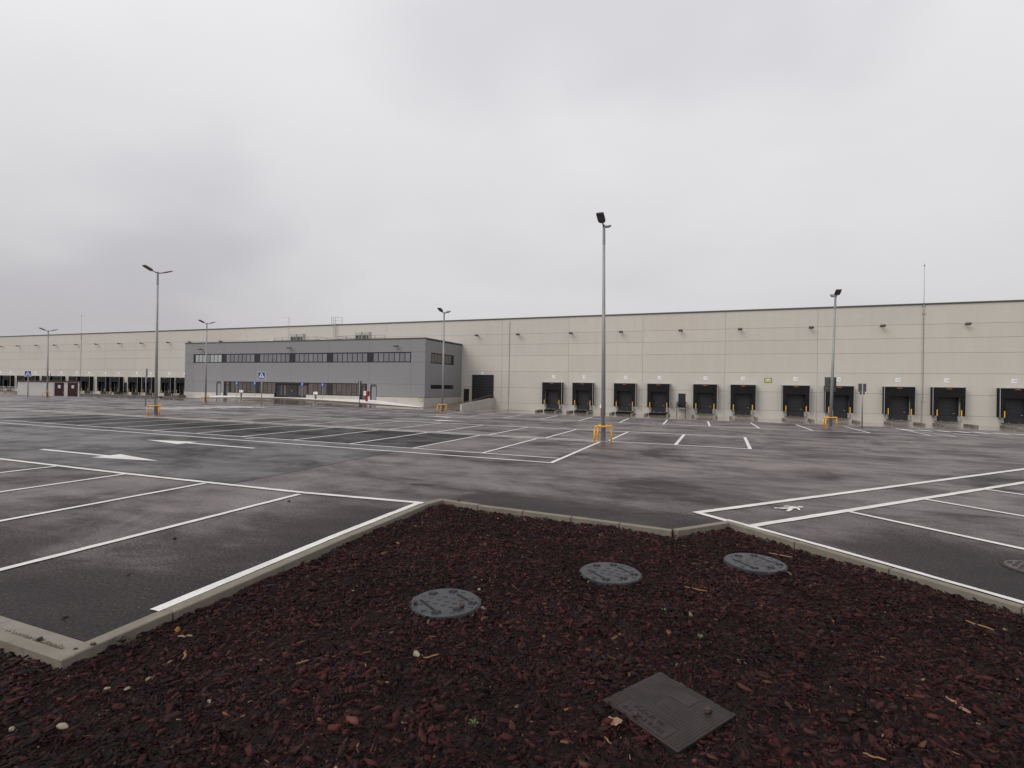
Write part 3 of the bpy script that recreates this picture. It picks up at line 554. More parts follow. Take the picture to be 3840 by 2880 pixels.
plate = MB().box(-.27, .27, -.012, 0, -.24, .24).mesh('plate', 'white_plate')
def number_plate(x, s, label, z=3.68):
    t = thing('number_plate', label, 'sign', (x, YW-.002, z), 0, 'dock number plates'); obj('plate', plate, t)
    if s: obj('digits', text_mesh(s, .26, 'ink', .003), t, (0, -.016, 0), FRONT)
for i, (x, s) in enumerate(RD):
    place_dock(x, 'black loading dock shelter, %s one to the right of the ramp door' % ORD[i], i < 4); number_plate(x+.02, s, 'white wall plate reading %s above the %s dock right of the ramp door' % (s, ORD[i]), 3.68-.004*i)
number_plate(-36.8, '1.18', 'white wall plate reading 1.18 above the big ramp door', 4.16)
LP = [-178.9, -167.7, -156.7, -145.5, -134.4, -123.1, -112.0]; pw = ['far left end', 'sixth pair left of the office', 'fifth pair left of the office', 'fourth pair left of the office', 'third pair left of the office', 'second pair left of the office', 'pair just left of the office']
for c, w in zip(LP, pw):
    for s, nm in ((-1, 'left'), (1, 'right')):
        place_dock(c+s*2.45, 'black loading dock shelter, %s one of the %s' % (nm, w if 'pair' in w else 'pair at the far left end'), False)
        number_plate(c+s*2.45, None, 'small white wall plate over the %s dock of the %s' % (nm, w if 'pair' in w else 'pair at the far left end'))
# concrete wheel guides before the right-hand docks
wg = MB().box(-.17, .17, -1.5, 1.5, 0, .32).mesh('wheel_guide', 'block_concrete', bevel=.03)
for i, (x, s) in enumerate(RD):
    for d in (-1, 1):
        xx = x+d*1.55; thing('wheel_guide', 'low concrete wheel guide, %s one of the %s dock right of the ramp door' % ('left' if d < 0 else 'right', ORD[i]), 'wheel guide', (xx, 77.6, zf(xx)), random.uniform(-.02, .02), 'concrete wheel guides at the docks', wg)

# big ramp door, side door, ramp and its wall
t = thing('roller_door', 'tall dark grey roller door at the top of the ramp', 'door', (-36.75, YW, -.6)); fr = MB(); [fr.box(-1.92, 1.92, -.05, -.003, i*.44+.005, (i+1)*.44-.005) for i in range(10)]; part(t, 'slat_curtain', fr, 'door_dark'); part(t, 'door_frame', MB().box(-2.0, 2.0, -.09, -.003, 4.4, 4.5).box(-2.0, -1.93, -.09, -.003, 0, 4.4).box(1.93, 2.0, -.09, -.003, 0, 4.4), 'frame_dark')
t = thing('side_door', 'narrow dark door between the office and the ramp door', 'door', (-39.82, YW, -.75)); part(t, 'leaf', MB().box(-.5, .5, -.05, -.003, 0, 2.2), 'door_dark'); part(t, 'handle', MB().box(.32, .42, -.09, -.05, 1.0, 1.05), 'alu')
rp = MB(); rp.add([(-40.7, 67.9, -1.45), (-34.7, 67.9, -1.66), (-34.7, 80.1, -.12), (-40.7, 80.1, -.72)], [(0, 1, 2, 3)]); struct('access_ramp', rp.mesh('access_ramp', 'ramp_concrete'))
t = thing('ramp_wall', 'white concrete wall beside the ramp, rising to the roller door', 'wall', (-34.55, 67.75, -2.0))
part(t, 'wall', MB().add([(a, b, c) for a in (-.14, .14) for b, c in ((0, -.3), (12.35, -.3), (12.35, 1.95), (10.3, 1.95), (0, 1.24))], [(0, 1, 2, 3, 4), (9, 8, 7, 6, 5)]+[(i, (i+1) % 5, 5+(i+1) % 5, 5+i) for i in range(5)]), 'plinth')
t = thing('ramp_handrail', 'thin dark handrail on top of the ramp wall', 'handrail', (-34.55, 67.75, -2.0)); mb = MB()
part(t, 'rail', MB().tube([(0, .1, 1.42), (0, 10.3, 2.42), (0, 12.2, 2.45)], .03), 'rail_brown')
for yy in (.2, 2.5, 5, 7.6, 10.2, 12.1): part(t, 'post', MB().tube([(0, yy, 1.2+yy*.07 if yy < 10.2 else 1.94), (0, yy, 1.43+yy*.0975 if yy < 10.2 else 2.43)], .025, 6), 'rail_brown')
part(thing('yellow_bollard', 'yellow bollard at the foot of the office side wall', 'bollard', (-40.55, 79.0, -.8)), 'post', MB().tube([(0, 0, 0), (0, 0, .55)], .08), 'yellow')
# wall floodlights
def wall_lamp():
    t = thing('wall_floodlight', 'x', 'floodlight', (0, YW, 10.62)); part(t, 'bracket', MB().box(-.06, .06, -.45, -.002, -.05, .05), 'lamp_head')
    a = math.radians(25); part(t, 'lamp_body', MB().obox((0, -.62, .0), (1, 0, 0), (0, math.cos(a), -math.sin(a)), (0, math.sin(a), math.cos(a)), .30, .24, .08), 'lamp_head', bevel=.02); return t
wl = wall_lamp(); first = True
LX = [-180.6, -172.6, -164.2, -156.4, -147.6, -139.8, -131.2, -123.4, -114.4, -107.5, -98.1, -37.8, -30.3, -21.3, -13.4, -4.7, 3.3, 12.1, 20.2, 29.0]
for i, x in enumerate(LX):
    o = wl if first else copy_tree(wl); first = False; o.location.x = x; o['group'] = 'floodlights high on the warehouse wall'
    o['label'] = 'floodlight high on the warehouse wall, %s from the %s' % ((ORD[i], 'left picture edge') if i < 11 else (ORD[len(LX)-i-1], 'right picture edge'))
# lightning rods and down conductors
def rod(x, top, label, zc=12.1):
    t = thing('lightning_rod', label, 'lightning rod', (x, YW-.05, Z0))
    if top: part(t, 'mast', MB().tube([(0, -.02, zc-Z0), (0, -.02, top-Z0)], [.05, .022], 8), 'alu'); part(t, 'mast_tip', MB().tube([(0, -.02, top-Z0-.4), (0, -.02, top-Z0-.2)], .06, 8), 'red_paint'); part(t, 'clamp', MB().box(-.16, .16, -.08, .04, zc-Z0, zc-Z0+.1).box(-.14, .14, -.08, .04, zc-Z0+.95, zc-Z0+1.05), 'alu')
    part(t, 'conductor', MB().tube([(0, 0, 3.15), (0, 0, zc-Z0)], .022, 6), 'rail_brown'); part(t, 'lower_pipe', MB().tube([(-.08, 0, 0), (-.06, 0, 3.1)], .035, 6), 'alu')
    c = MB(); [c.box(-.04, .04, -.04, .03, 3.6+.45*i, 3.66+.45*i) for i in range(int((zc-Z0-3.6)/.45))]; part(t, 'clip', c, 'rail_brown')['kind'] = 'stuff'; part(t, 'test_box', MB().box(-.14, .04, -.08, .04, 3.05, 3.3), 'alu')
rod(24.68, 18.5, 'tall lightning rod with clipped conductor between docks 1.27 and 1.28'); rod(-146.4, 18.0, 'thin lightning rod above the docks at the far left'); rod(-31.95, None, 'thin vertical conductor on the wall right of the roller door', 12.9)
t = thing('roof_ladder', 'galvanised ladder top with cage rails on the warehouse roof edge', 'ladder', (-68, YW, 10.9))
for x in (-.9, -.35, .1, .9): part(t, 'upright', MB().tube([(x, -.3 if x < .5 else .6, 0 if abs(x) < .5 else 2.5), (x, -.3 if x < .5 else .6, 3.9)], .045, 6), 'ac_grey')
for z in (2.6, 3.2, 3.85): part(t, 'cage_rail', MB().tube([(-.9, -.3, z), (.1, -.3, z), (.9, .6, z)], .03, 6), 'ac_grey')
r = MB(); [r.tube([(-.35, -.3, .2+.3*i), (.1, -.3, .2+.3*i)], .02, 5) for i in range(9)]; part(t, 'rung', r, 'ac_grey')
# small steel stairs with a door between docks
def steel_stair(x, label, s):
    t = thing('steel_landing', label, 'stairs', (x, YW, Z0)); z = lambda a: a-Z0
    part(t, 'door_leaf', MB().box(-.5, .5, -.06, -.003, z(-.66), z(1.36)), 'door_dark'); part(t, 'platform', MB().box(-.62, .62, -1.6, -.01, z(-.80), z(-.70)), 'iron'); part(t, 'nosing', MB().box(-.60, .60, -1.63, -1.6, z(-.80), z(-.71)), 'alu')
    for q in (-1, 1):
        part(t, 'leg', MB().tube([(q*.6, -1.5, z(-2.02)), (q*.57, -1.5, z(-.8))], .05, 6), 'iron'); part(t, 'handrail', MB().tube([(q*.6, -1.55, z(-.75)), (q*.6, -1.5, z(.0)), (q*.58, -1.3, z(.16)), (q*.55, -.1, z(.16))], .045, 8), 'iron'); part(t, 'side_guard', MB().box(q*.59-.012, q*.59+.012, -1.45, -.1, z(-.7), z(.1)), 'iron')
    return t
steel_stair(-4.42, 'black door with steel landing between docks 1.22 and 1.23', 1)
t = thing('steel_stairs', 'dark steel stairs to a door among the far left docks', 'stairs', (-129, YW, Z0)); part(t, 'door_leaf', MB().box(-.9, .1, -.06, -.003, 1.4, 3.55), 'door_dark'); part(t, 'platform', MB().box(-2.6, .3, -1.4, -.01, 1.3, 1.42), 'iron')
for q in (-.05, -1.35): part(t, 'stringer', MB().add([(a, q+b, c) for b in (-.03, .03) for a, c in ((-4.6, .2), (-4.3, .2), (-2.5, 1.42), (-2.9, 1.42))], [(0, 1, 2, 3), (7, 6, 5, 4)]+[(i, (i+1) % 4, 4+(i+1) % 4, 4+i) for i in range(4)]), 'iron'); part(t, 'handrail', MB().tube([(-4.6, q, 1.2), (-2.6, q, 2.4), (.2, q, 2.4)], .04, 6), 'iron')
# framed signs on walls, hydrant cabinets
t = thing('wall_sign', 'small yellow green framed sign on the warehouse between docks 1.24 and 1.25', 'sign', (7.0, YW-.002, 3.42)); part(t, 'frame', MB().box(-.48, .48, -.02, 0, -.34, .34), 'brown_frame'); part(t, 'face', MB().box(-.41, .41, -.026, -.021, -.27, .27), 'green_sign'); part(t, 'print', MB().box(-.12, .12, -.03, -.027, .05, .2), 'pavement')
t = thing('plinth_sign', 'small yellow green sign on the office plinth near its corner', 'sign', (-41.4, YG-.062, -.25)); part(t, 'frame', MB().box(-.30, .30, -.02, 0, -.28, .28), 'brown_frame'); part(t, 'face', MB().box(-.25, .25, -.026, -.021, -.23, .23), 'green_sign')
def cabinet(x, y, z, label):
    t = thing('hydrant_cabinet', label, 'hydrant', (x, y, z)); part(t, 'post', MB().box(-.16, .16, -.12, .12, 0, .95), 'red_paint', bevel=.02); part(t, 'white_box', MB().box(-.42, .02, -.2, .2, .9, 1.55), 'white_plate', bevel=.02); part(t, 'red_box', MB().box(.03, .42, -.2, .2, .85, 1.55), 'red_paint', bevel=.02); part(t, 'symbol', MB().box(-.25, -.15, -.206, -.2, 1.15, 1.35), 'ink')
cabinet(-49.2, 65, -.62, 'red and white hydrant cabinet before the office doors')
t = thing('hydrant_cabinet', 'red post with white box near dock 1.20, half behind the lamp post', 'hydrant', (-14.95, 73.2, -1.97)); part(t, 'post', MB().tube([(0, 0, 0), (0, 0, 1.1)], .1), 'red_paint'); part(t, 'white_box', MB().box(-.22, .3, -.15, .15, 1.1, 1.55), 'white_plate', bevel=.02)

# ------------------------------------------------------------------ office building
OFZ = -1.4
OF = thing('office_building', 'two storey grey panelled office block with a long window band', 'office building', (0, YG, OFZ))
def op(name, mat, x0, x1, z0, z1, y0=0, y1=.12, parent=None, **k): return part(parent or OF, name, MB().box(x0, x1, y0, y1, z0-OFZ, z1-OFZ), mat, **k)
XL, XR, ZT = -92.87, XS, 9.05
J = [XL, -90.58, -83.04, -75.04, -67.06, -59.02, -51.04, -43.35, XR]; G_ = .012
part(OF, 'core', MB().box(XL+.05, XR-.14, .30, 12.1, 0, ZT-OFZ-.1), 'infill_dark')
for a, b in zip(J, J[1:]):
    op('panel', 'panel_grey', a+G_, b-G_, 7.06, ZT); op('panel', 'panel_grey', a+G_, b-G_, 2.10, 5.45)
for a, b in ((XL, -90.60), (-43.33, XR)): op('panel', 'panel_grey', a+G_, b-G_, 5.47, 7.04)
for a, b, z0, z1 in ((XL, J[1], .10, 2.08), (J[1], -84.55, .10, 2.08), (-84.55, -83.36, 1.80, 2.08), (-83.36, -82.72, .10, 2.08), (-52.84, -51.0, 2.085, 2.10), (-51.40, -50.76, .10, 2.08), (-50.76, -49.55, 1.76, 2.08), (-49.55, J[7], .10, 2.08), (J[7], XR, .10, 2.08)): op('panel', 'panel_grey', a+G_, b-G_, z0, z1)
op('roof_edge', 'coping_grey', XL-.05, XR+.06, ZT, ZT+.17, -.06, .4); op('roof', 'roof_sheet', XL, XR, ZT-.15, ZT-.05, .35, 12.1)
# side wall
sj = [0, 1.70, 12.15]
def sp_(name, mat, y0, y1, z0, z1, x0=-.12, x1=0, parent=None): return part(parent or OF, name, MB().box(XR+x0, XR+x1, y0, y1, z0-OFZ, z1-OFZ), mat)
sp_('side_panel', 'panel_grey', .125, 1.70-G_, .10, ZT)
for z0, z1 in ((.10, 1.42), (2.05, 5.40), (7.04, ZT)): sp_('side_panel', 'panel_grey', 1.70+G_, 9.22, z0, z1)
sp_('side_panel', 'panel_grey', 9.24, 12.15, .10, ZT); part(OF, 'side_roof_edge', MB().box(XR-.3, XR+.06, .41, 12.15, ZT-OFZ, ZT-OFZ+.17), 'coping_grey')
w = sp_('side_window', 'frame_dark', 1.72, 9.2, 5.42, 7.02, -.10, -.04)
for i in range(7): sp_('pane', 'glass_side', 1.85+i*.92, 1.85+i*.92+.82, 5.56, 6.88, -.03, -.01, w)
w = sp_('side_window', 'frame_dark', 1.72, 9.2, 1.44, 2.03, -.10, -.04)
for i in range(7): sp_('pane', 'glass_dark', 1.85+i*1.04, 1.85+i*1.04+.94, 1.52, 1.96, -.03, -.01, w)
sp_('side_plinth', 'plinth', -.06, 12.15, -2.0, .06, -.1, .06); sp_('side_plinth_cap', 'coping_grey', -.08, 12.15, .06, .10, -.1, .08)
part(OF, 'left_wall', MB().box(XL-.0, XL+.12, .125, 12.1, .1-OFZ, ZT-OFZ), 'panel_grey')
# upper window band: six windows of seven panes, dark infill between them
op('band_frame', 'frame_dark', -90.58, -43.35, 5.46, 7.05, .10, .26)
GR = [(-90.14, -83.35), (-82.22, -75.40), (-74.18, -67.39), (-66.23, -59.43), (-58.28, -51.41), (-50.30, -43.45)]
for k, (a, b) in enumerate(GR):
    w = op('window', 'frame_dark', a-.06, b+.04, 5.50, 7.0, .06, .10); s = (b-a)/7
    for i in range(7): op('pane', 'glass_bright' if k == 0 and i != 3 else 'glass_upper', a+s*i+.075, a+s*(i+1)-.075, 5.60, 6.90, .035, .055, w)
    if k < 5: op('infill_panel', 'infill_dark', b+.06, GR[k+1][0]-.08, 5.50, 7.0, .055, .10)
# plinth
for a, b in ((XL-.04, -84.56), (-83.36, -82.80), (-81.68, -70.72), (-63.64, -52.84), (-51.40, -50.76), (-49.55, XR+.0)):
    op('plinth', 'plinth', a, b, -2.0, .06, -.06, .12); op('plinth_cap', 'coping_grey', a, b, .06, .098, -.07, .12)
# doors
for x0, x1, top in ((-84.52, -83.40, 1.77), (-50.73, -49.58, 1.73)):
    f = op('door', 'frame_dark', x0, x1, -.55, top, .04, .12); op('leaf', 'panel_grey', x0+.24, x1-.08, -.5, top-.08, .01, .035, f); op('handle', 'alu', x1-.22, x1-.14, .5, .55, -.02, .01, f)
    op('vent', 'sign_back', x0+.1, x1-.1, top+.06, top+.28, -.02, -.001)
for x0, x1 in ((-82.70, -81.10), (-52.80, -51.42)):
    f = op('glass_door', 'frame_dark', x0, x1, -.5, 2.07, .10, .20); op('pane', 'glass_lower', x0+.52, x1-.42, -.4, 1.45, .08, .098, f); op('top_light', 'glass_lower', x0+.52, x1-.42, 1.55, 1.95, .08, .098, f)
# lower glazing
for a, b, mull, tr in ((-81.08, -70.53, (-81.07, -80.18, -79.24, -78.26, -77.24, -76.28, -75.42, -74.29, -73.35, -72.37, -71.36, -70.58), (1, 4, 8)), (-63.30, -52.82, (-63.30, -62.36, -61.39, -60.54, -59.50, -58.32, -57.46, -56.41, -55.52, -54.45, -53.47, -52.85), (2, 6, 9))):
    w = op('window_wall', 'frame_dark', a, b, .10, 2.08, .14, .24)
    for i, (p_, q_) in enumerate(zip(mull, mull[1:])):
        if i == 6 and a < -80 or i == 4 and a > -80: op('infill', 'infill_dark', p_+.05, q_-.05, .16, 2.0, .10, .138, w); continue
        if i in tr: op('pane', 'glass_lower', p_+.06, q_-.06, .16, .62, .12, .138, w); op('pane', 'glass_lower', p_+.06, q_-.06, .70, 1.98, .12, .138, w)
        else: op('pane', 'glass_lower', p_+.045, q_-.045, .16, 1.98, .12, .138, w)
# recessed entrance
op('entrance_head', 'frame_dark', -70.55, -63.3, 1.82, 2.085, .0, .28)
e = op('entrance', 'infill_dark', -70.5, -63.35, -.6, 1.82, .22, .29); op('pane', 'glass_lower', -69.45, -69.15, -.1, 1.6, .19, .218, e); op('pane', 'glass_lower', -68.75, -68.25, -.1, 1.65, .19, .218, e); op('door_leaf', 'glass_dark', -68.2, -67.0, -.5, 1.7, .19, .218, e); op('door_leaf', 'glass_dark', -66.95, -65.85, -.5, 1.7, .19, .218, e)
op('handle', 'alu', -67.1, -67.05, .5, .8, .16, .19, e); op('handle', 'alu', -66.9, -66.85, .5, .8, .16, .19, e); op('pane', 'glass_lower', -65.45, -64.6, -.1, 1.65, .19, .218, e); op('pane', 'glass_lower', -64.5, -63.75, -.1, 1.65, .19, .218, e)
for x, y, z, l in ((-88.3, YG, 7.95, 'left'), (-67.15, YG, 7.95, 'middle'), (-45.8, YG, 7.98, 'right')):
    t = thing('office_floodlight', '%s floodlight on the grey office front above the windows' % l, 'floodlight', (x, y, z), 0, 'floodlights on the office front'); part(t, 'bracket', MB().box(-.05, .05, -.35, -.002, -.04, .04), 'lamp_head'); part(t, 'lamp_body', MB().obox((0, -.5, 0), (1, 0, 0), (0, .9, -.43), (0, .43, .9), .42, .2, .07), 'lamp_head', bevel=.02)
# roof plant
for x, y, l in ((-69.9, 71.6, 'left unit of the left pair'), (-68.4, 71.6, 'right unit of the left pair'), (-55.8, 71.6, 'left unit of the right pair'), (-54.3, 71.6, 'right unit of the right pair')):
    t = thing('air_conditioner', 'grey air conditioning box on the office roof, '+l, 'air conditioner', (x, y, 9.0), 0, 'air conditioners on the office roof'); part(t, 'casing', MB().box(-.66, .66, -.4, .4, 0, 1.72), 'ac_grey', bevel=.03); part(t, 'grille', MB().box(-.56, .1, -.42, -.40, .1, 1.2), 'ac_dark'); part(t, 'grille', MB().box(.22, .56, -.42, -.40, .1, 1.2), 'ac_dark')
for x0, x1, xe, l in ((-73.1, -63.6, -61.2, 'left'), (-59.2, -49.7, -58.4, 'right')):
    t = thing('roof_railing', 'thin brown safety railing on the office roof, %s one' % l, 'railing', (x0, 70.1, 9.0)); L = x1-x0
    for z in (.55, .98): part(t, 'rail', MB().tube([(0, 0, z), (L, 0, z)], .03, 6), 'rail_brown'); part(t, 'rail', MB().tube([(L if l == 'left' else 0, 0, z), (L if l == 'left' else 0, 5, z)], .03, 6), 'rail_brown')
    for i in range(6): part(t, 'post', MB().tube([(L*i/5, 0, 0), (L*i/5, 0, .98)], .03, 6), 'rail_brown')
    for i in (1, 2): part(t, 'post', MB().tube([(L if l == 'left' else 0, 2.5*i, 0), (L if l == 'left' else 0, 2.5*i, .98)], .03, 6), 'rail_brown')
t = thing('antenna_mast', 'thin television antenna mast on the office roof', 'antenna', (-73.9, 74.2, 9.0)); part(t, 'mast', MB().tube([(0, 0, 0), (0, 0, 5.3)], .035, 6), 'ac_grey'); part(t, 'boom', MB().tube([(.1, 0, 5.0), (-1.7, 0, 5.35)], .025, 6), 'ac_grey'); k = MB(); [k.tube([(-.2-.25*i, -.35, 5.05+.05*i), (-.2-.25*i, .35, 5.05+.05*i)], .012, 4) for i in range(6)]; [k.tube([(-.4, 0, 3.2+.55*i), (.15, 0, 3.2+.55*i)], .03, 4) for i in range(3)]; part(t, 'element', k, 'ac_grey'); part(t, 'lower_antenna', MB().tube([(0, 0, 2.6), (.6, 0, 2.3)], .05, 5).tube([(-.1, 0, 2.1), (.15, 0, 2.1)], .07, 5), 'ac_grey')
t = thing('roof_light', 'low pale roof light left of the railing on the office roof', 'roof light', (-74.3, 71.0, 9.0)); part(t, 'dome', MB().add([(-1.3, -.8, 0), (1.3, -.8, 0), (1.3, .8, 0), (-1.3, .8, 0), (-.3, -.3, .78), (.3, -.3, .7), (.3, .3, .7), (-.3, .3, .78)], [(0, 1, 5, 4), (1, 2, 6, 5), (2, 3, 7, 6), (3, 0, 4, 7), (4, 5, 6, 7)]), 'ac_grey')

# pavement before the office
pv = MB(); px_ = [-90+1.0*i for i in range(50)]
def ptop(x): return float(np.interp(x, [-92, -86, -84.5, -50, -48.5, -41], [-1.2, -.75, -.49, -.49, -.62, -1.34]))
def pk(x): return zf(x)+.14 if x < -50 else float(np.interp(x, [-50, -41], [-.74, -1.33]))
top = [(x, 63.6 if x < -50 else 63.6+(x+50)*.35, pk(x)) for x in px_]; bot = [(x, y, zf(x)-.1) for x, y, z in top]; inn = [(x, YG-.06, max(ptop(x), pk(x)-.02)) for x in px_]; n = len(px_)
pv.add(bot+top+inn, [(i, i+1, n+i+1, n+i) for i in range(n-1)]+[(n+i, n+i+1, 2*n+i+1, 2*n+i) for i in range(n-1)])
struct('pavement', pv.mesh('pavement', 'pavement'))
kb = bpy.data.objects.new('pavement_kerb', None); COL.objects.link(kb); kb['kind'] = 'structure'
for i in range(n-1):
    a, b = Vector(top[i]), Vector(top[i+1]); c = (a+b)/2; c.y -= .07; c.z -= .09; t_ = (b-a).normalized(); obj('kerb_stone', MB().obox((0, 0, 0), t_, (0, 1, 0), (0, 0, 1), (b-a).length/2-.005, .075, .11).mesh('kerb_stone', 'kerb_concrete'), kb, c)

# small things before the office
def p_sign(x, z0, label):
    t = thing('parking_sign', label, 'sign', (x, 65, z0), 0, 'blue parking signs before the office'); part(t, 'post', MB().tube([(0, 0, 0), (0, 0, 2.58)], .04, 8), 'galv'); pl = part(t, 'plate', MB().box(-.32, .32, -.06, -.035, 1.97, 2.60), 'sign_blue', bevel=.01); obj('letter', text_mesh('P', .62, 'sign_white', .003), pl, (0, -.066, 2.28), FRONT)
p_sign(-76.0, -.53, 'blue parking sign, leftmost before the office'); p_sign(-71.9, -.5, 'blue parking sign just left of the office entrance'); p_sign(-61.7, -.52, 'blue parking sign just right of the office entrance'); p_sign(-57.6, -.55, 'blue parking sign, rightmost before the office')
for x, l in ((-75.45, 'left'), (-59.35, 'right')):
    t = thing('service_post', 'short dark post with two white boxes, %s of the office entrance' % l, 'post', (x, 65.4, -.6), 0, 'short posts with white boxes'); part(t, 'stem', MB().tube([(0, 0, 0), (0, 0, .85)], .14, 10), 'dark_concrete'); part(t, 'white_box', MB().box(-.38, -.12, -.12, .12, .82, 1.22), 'white_plate', bevel=.02); part(t, 'white_box', MB().box(-.02, .36, -.12, .12, .82, 1.25), 'white_plate', bevel=.02)

# ------------------------------------------------------------------ lamp posts and their guards
def lamp(x, y, h, label, lean=(0, 0), r0=.088):
    t = thing('lamp_post', label, 'lamp post', (x, y, 0), 0, 'double headed lamp posts in the car park'); t.rotation_euler = (lean[1], lean[0], 0)
    part(t, 'base_plate', MB().box(-.2, .2, -.2, .2, 0, .025), 'galv'); b = MB(); [b.tube([(i*.15, j*.15, .02), (i*.15, j*.15, .07)], .018, 6) for i in (-1, 1) for j in (-1, 1)]; part(t, 'anchor_bolt', b, 'galv')['kind'] = 'stuff'
    part(t, 'pole', MB().tube([(0, 0, .02), (0, 0, h-.6)], [r0, .05], 14), 'galv', smooth=True); part(t, 'collar', MB().tube([(0, 0, h-.75), (0, 0, h)], [.058, .05], 12), 'galv'); part(t, 'access_door', MB().box(.0, r0+.004, -.05, .05, .6, 1.0), 'galv')
    for s in (-1, 1):
        el = math.radians(22)
        part(t, 'arm', MB().tube([(0, 0, h-.08), (0, s*.18, h-.04), (0, s*.36, h+.02)], .03, 8), 'lamp_head')
        hd = part(t, 'lamp_head', MB().add([(a*w_, s*(.32+l_*math.cos(el))-s*dz*math.sin(el)*0, h+.0+l_*math.sin(el)+dz) for l_, w_, d0, d1 in ((0, .08, -.025, .04), (.10, .14, -.035, .05), (.50, .14, -.025, .035), (.54, .12, -.01, .02)) for a, dz in ((-1, d0), (1, d0), (1, d1), (-1, d1))],
            [(0, 1, 2, 3), (15, 14, 13, 12)]+[(k*4+i, k*4+(i+1) % 4, k*4+4+(i+1) % 4, k*4+4+i) for k in range(3) for i in range(4)]), 'lamp_head')
        c0, c1 = s*(.32+.14*math.cos(el)), s*(.32+.47*math.cos(el)); zz = lambda l_: h+l_*math.sin(el)-.038
        part(hd, 'lens', MB().add([(-.11, c0, zz(.14)-.003), (.11, c0, zz(.14)-.003), (.11, c1, zz(.47)+.006), (-.11, c1, zz(.47)+.006)], [(0, 1, 2, 3)]), 'lamp_glass')
    return t
def guard(x, y, label, rot=0):
    t = thing('hoop_guard', label, 'guard rail', (x, y, 0), rot, 'orange hoop guards round the lamp posts'); h = .60; r = .034
    pts = []
    for k in range(5): a = k*math.pi/8; pts.append((-.28+.10*(1-math.cos(a)), -.29, h-.10+.10*math.sin(a)))
    pts += [(.02, -.29, h)]+[(.02+.29*math.sin(a), -.29*math.cos(a), h) for a in (math.pi*k/10 for k in range(1, 10))]+[(.02, .29, h)]
    for k in range(4, -1, -1): a = k*math.pi/8; pts.append((-.28+.10*(1-math.cos(a)), .29, h-.10+.10*math.sin(a)))
    part(t, 'hoop', MB().tube(pts, r, 10), 'orange', smooth=True)
    for px, py, tz in ((-.28, -.29, h-.1), (-.28, .29, h-.1), (.30, 0, h)): part(t, 'leg', MB().tube([(px, py, 0), (px, py, tz)], r, 10), 'orange', smooth=True); part(t, 'foot', MB().disc((px, py), .065, 0, .012, 14), 'orange')
LM = [(-3.93, 19.71, 8.33, 'tallest nearest lamp post standing right of the picture centre', (-.012, 0)), (-30.45, 20.55, 8.45, 'tall lamp post at the left, in front of the docks left of the office', (-.006, 0)), (6.10, 33.5, 7.42, 'lamp post at the right in front of dock 1.26', (.022, 0)),
      (-68.3, 34.2, 7.38, 'small far lamp post at the left before the white hut', (-.006, 0)), (-45.2, 35.2, 7.62, 'lamp post before the left end of the office', (0, 0)), (-18.92, 34.1, 7.52, 'lamp post before the right side wall of the office', (0, 0))]
for x, y, h, l, le in LM: lamp(x, y, h, l, le)
for (x, y, h, l, le), g in zip(LM, ('orange hoop guard round the nearest lamp post', 'orange hoop guard round the tall left lamp post', 'orange hoop guard round the right lamp post by dock 1.26', 'orange hoop guard round the far left lamp post by the hut', 'orange hoop guard round the lamp post at the left end of the office', 'orange hoop guard round the lamp post by the office side wall')): guard(x, y, g)

# ------------------------------------------------------------------ traffic signs
def sign_post(name, label, x, y, h, rot=0): 
    t = thing(name, label, 'sign', (x, y, 0), rot); part(t, 'post', MB().tube([(0, 0, 0), (0, 0, h)], .035, 10), 'galv', smooth=True); return t
def crossing(x, y, top, label, rot, s=.62):
    t = sign_post('crossing_sign', label, x, y, top-.02, rot); z0 = top-s*1.0
    p_ = part(t, 'plate', MB().box(-s/2, s/2, -.065, -.04, z0-.02, top), 'sign_white', bevel=.006); part(p_, 'blue_field', MB().box(-s/2+.03, s/2-.03, -.069, -.0655, z0+.13, top-.03), 'sign_blue'); part(p_, 'blue_bar', MB().box(-s/2+.04, s/2-.04, -.069, -.0655, z0+.01, z0+.10), 'sign_blue')
    zb = z0+.15; zt = top-.05; part(p_, 'triangle', MB().add([(-.23, -.072, zb), (.23, -.072, zb), (0, -.072, zt)], [(0, 1, 2)]), 'sign_white')
    f = MB(); f.box(-.03, .03, -.076, -.073, zb+.13, zb+.24); f.disc((0, 0), .0, 0, 0, 3) if False else None; f.box(-.022, .022, -.0765, -.073, zb+.25, zb+.295); f.obox((-.04, -.0745, zb+.07), (.5, 0, .86), (0, 1, 0), (-.86, 0, .5), .08, .0015, .018); f.obox((.04, -.0745, zb+.07), (-.5, 0, .86), (0, 1, 0), (.86, 0, .5), .08, .0012, .018); f.obox((0, -.0745, zb+.19), (.86, 0, .3), (0, 1, 0), (-.3, 0, .86), .07, .0011, .012); part(p_, 'walker_symbol', f, 'ink')
crossing(-35.3, 32.6, 2.92, 'blue pedestrian crossing sign before the office entrance', .35); crossing(-69.0, 32.8, 2.88, 'blue pedestrian crossing sign before the white hut at the left', .6)
def back_sign(x, y, plates, label, rot=0, post=True, h=None):
    t = thing('traffic_sign', label, 'sign', (x, y, 0), rot)
    if post: part(t, 'post', MB().tube([(0, -.05, 0), (0, -.05, h)], .035, 10), 'galv', smooth=True)
    for x0, x1, z0, z1 in plates:
        p_ = part(t, 'plate_back', MB().box(x0, x1, 0 if post else -.03, .02 if post else -.01, z0, z1), 'sign_back', bevel=.008); part(p_, 'stiffener', MB().box(x0+.03, x1-.03, (-.012 if post else -.042), (-.001 if post else -.031), (z0+z1)/2-.02, (z0+z1)/2+.02), 'sign_back')
back_sign(8.05, 35.5, ((-.2, .2, 2.06, 2.54), (-.13, .13, 1.9, 2.05)), 'back of a small sign on a post right of dock 1.26', 0, True, 2.53)
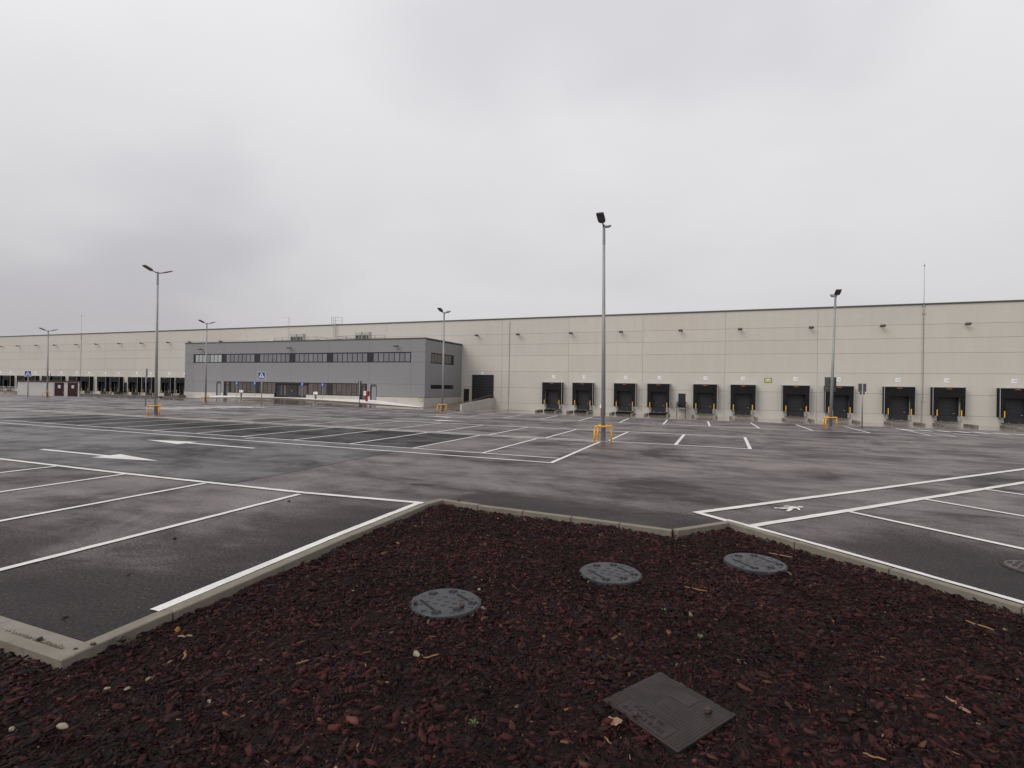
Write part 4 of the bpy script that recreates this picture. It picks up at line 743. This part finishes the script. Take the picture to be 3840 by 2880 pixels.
back_sign(6.10, 33.7, ((-.28, .30, 2.33, 2.86), (-.28, .26, 2.05, 2.31)), 'dark back of a sign mounted on the right lamp post', 0, False)
back_sign(-43.1, 28.3, ((-.36, .34, 2.36, 3.03),), 'dark back of a tall sign on a post next to the left lamp post', -.5, True, 3.02)
back_sign(-28.8, 37.1, ((-.2, .2, 1.87, 2.30),), 'back of a sign on a thin post before the office doors', 0, True, 2.28)
back_sign(-68.15, 34.4, ((-.05, .35, 2.25, 2.78),), 'dark back of a sign on the far left lamp post', -.4, False)

# ------------------------------------------------------------------ far left: hut, walls, railing
HT = thing('utility_hut', 'long white flat roofed hut with two dark brown doors', 'hut', (-97.1, 44.9, -1.15), math.radians(63.5))
part(HT, 'wall', MB().box(0, 7.1, 0, 3.0, 0, 2.72), 'hut_white'); part(HT, 'roof', MB().box(-.08, 7.2, -.15, 3.2, 2.72, 2.90), 'roof_brown', bevel=.02)
for x0, x1 in ((4.14, 5.25), (5.69, 6.91)):
    d = part(HT, 'door', MB().box(x0, x1, -.05, -.002, .25, 2.62), 'hut_brown'); part(d, 'notice', MB().box((x0+x1)/2-.16, (x0+x1)/2+.14, -.062, -.051, 1.75, 2.25), 'white_plate'); part(d, 'handle', MB().box(x1-.15, x1-.06, -.09, -.05, 1.1, 1.2), 'alu')
for x in (1.2, 4.0): part(HT, 'joint_strip', MB().box(x, x+.03, -.012, -.002, .1, 2.7), 'plinth')
t = thing('parapet_wall', 'stained brown concrete parapet wall at the far left edge', 'wall', (-126, 52, -1.9)); part(t, 'wall', MB().box(-14, 14.5, 0, .4, 0, 1.6), 'stained_concrete'); part(t, 'coping', MB().box(-14, 14.6, -.05, .45, 1.6, 1.68), 'dark_concrete')
t = thing('parapet_railing', 'grey railing on top of the parapet wall at the far left', 'railing', (-126, 52.2, -.22))
for z in (.25, .5, .75): part(t, 'rail', MB().tube([(-14, 0, z), (14.4, 0, z)], .035, 6), 'alu')
for i in range(12): part(t, 'post', MB().tube([(-14+2.57*i, 0, 0), (-14+2.57*i, 0, .78)], .04, 6), 'alu')
t = thing('low_wall', 'low dark wet wall in front of the left docks', 'wall', (-100, 60, -1.9)); part(t, 'wall', MB().box(-14, 11.9, 0, .5, 0, 1.22), 'dark_concrete'); part(t, 'coping', MB().box(-14, 12.0, -.06, .56, 1.22, 1.30), 'block_concrete')
t = thing('side_ramp', 'grey ramp wedge with rail at the left end of the office', 'ramp', (-100.5, 66.5, -1.7)); part(t, 'body', MB().add([(a, b, c) for b in (0, 1.4) for a, c in ((0, 0), (8.0, 0), (8.0, 1.12), (0, .42))], [(0, 1, 2, 3), (7, 6, 5, 4)]+[(i, (i+1) % 4, 4+(i+1) % 4, 4+i) for i in range(4)]), 'ramp_concrete'); part(t, 'handrail', MB().tube([(0, .1, .2), (0, .1, 1.2), (7.8, .1, 1.95)], .03, 6), 'rail_brown')
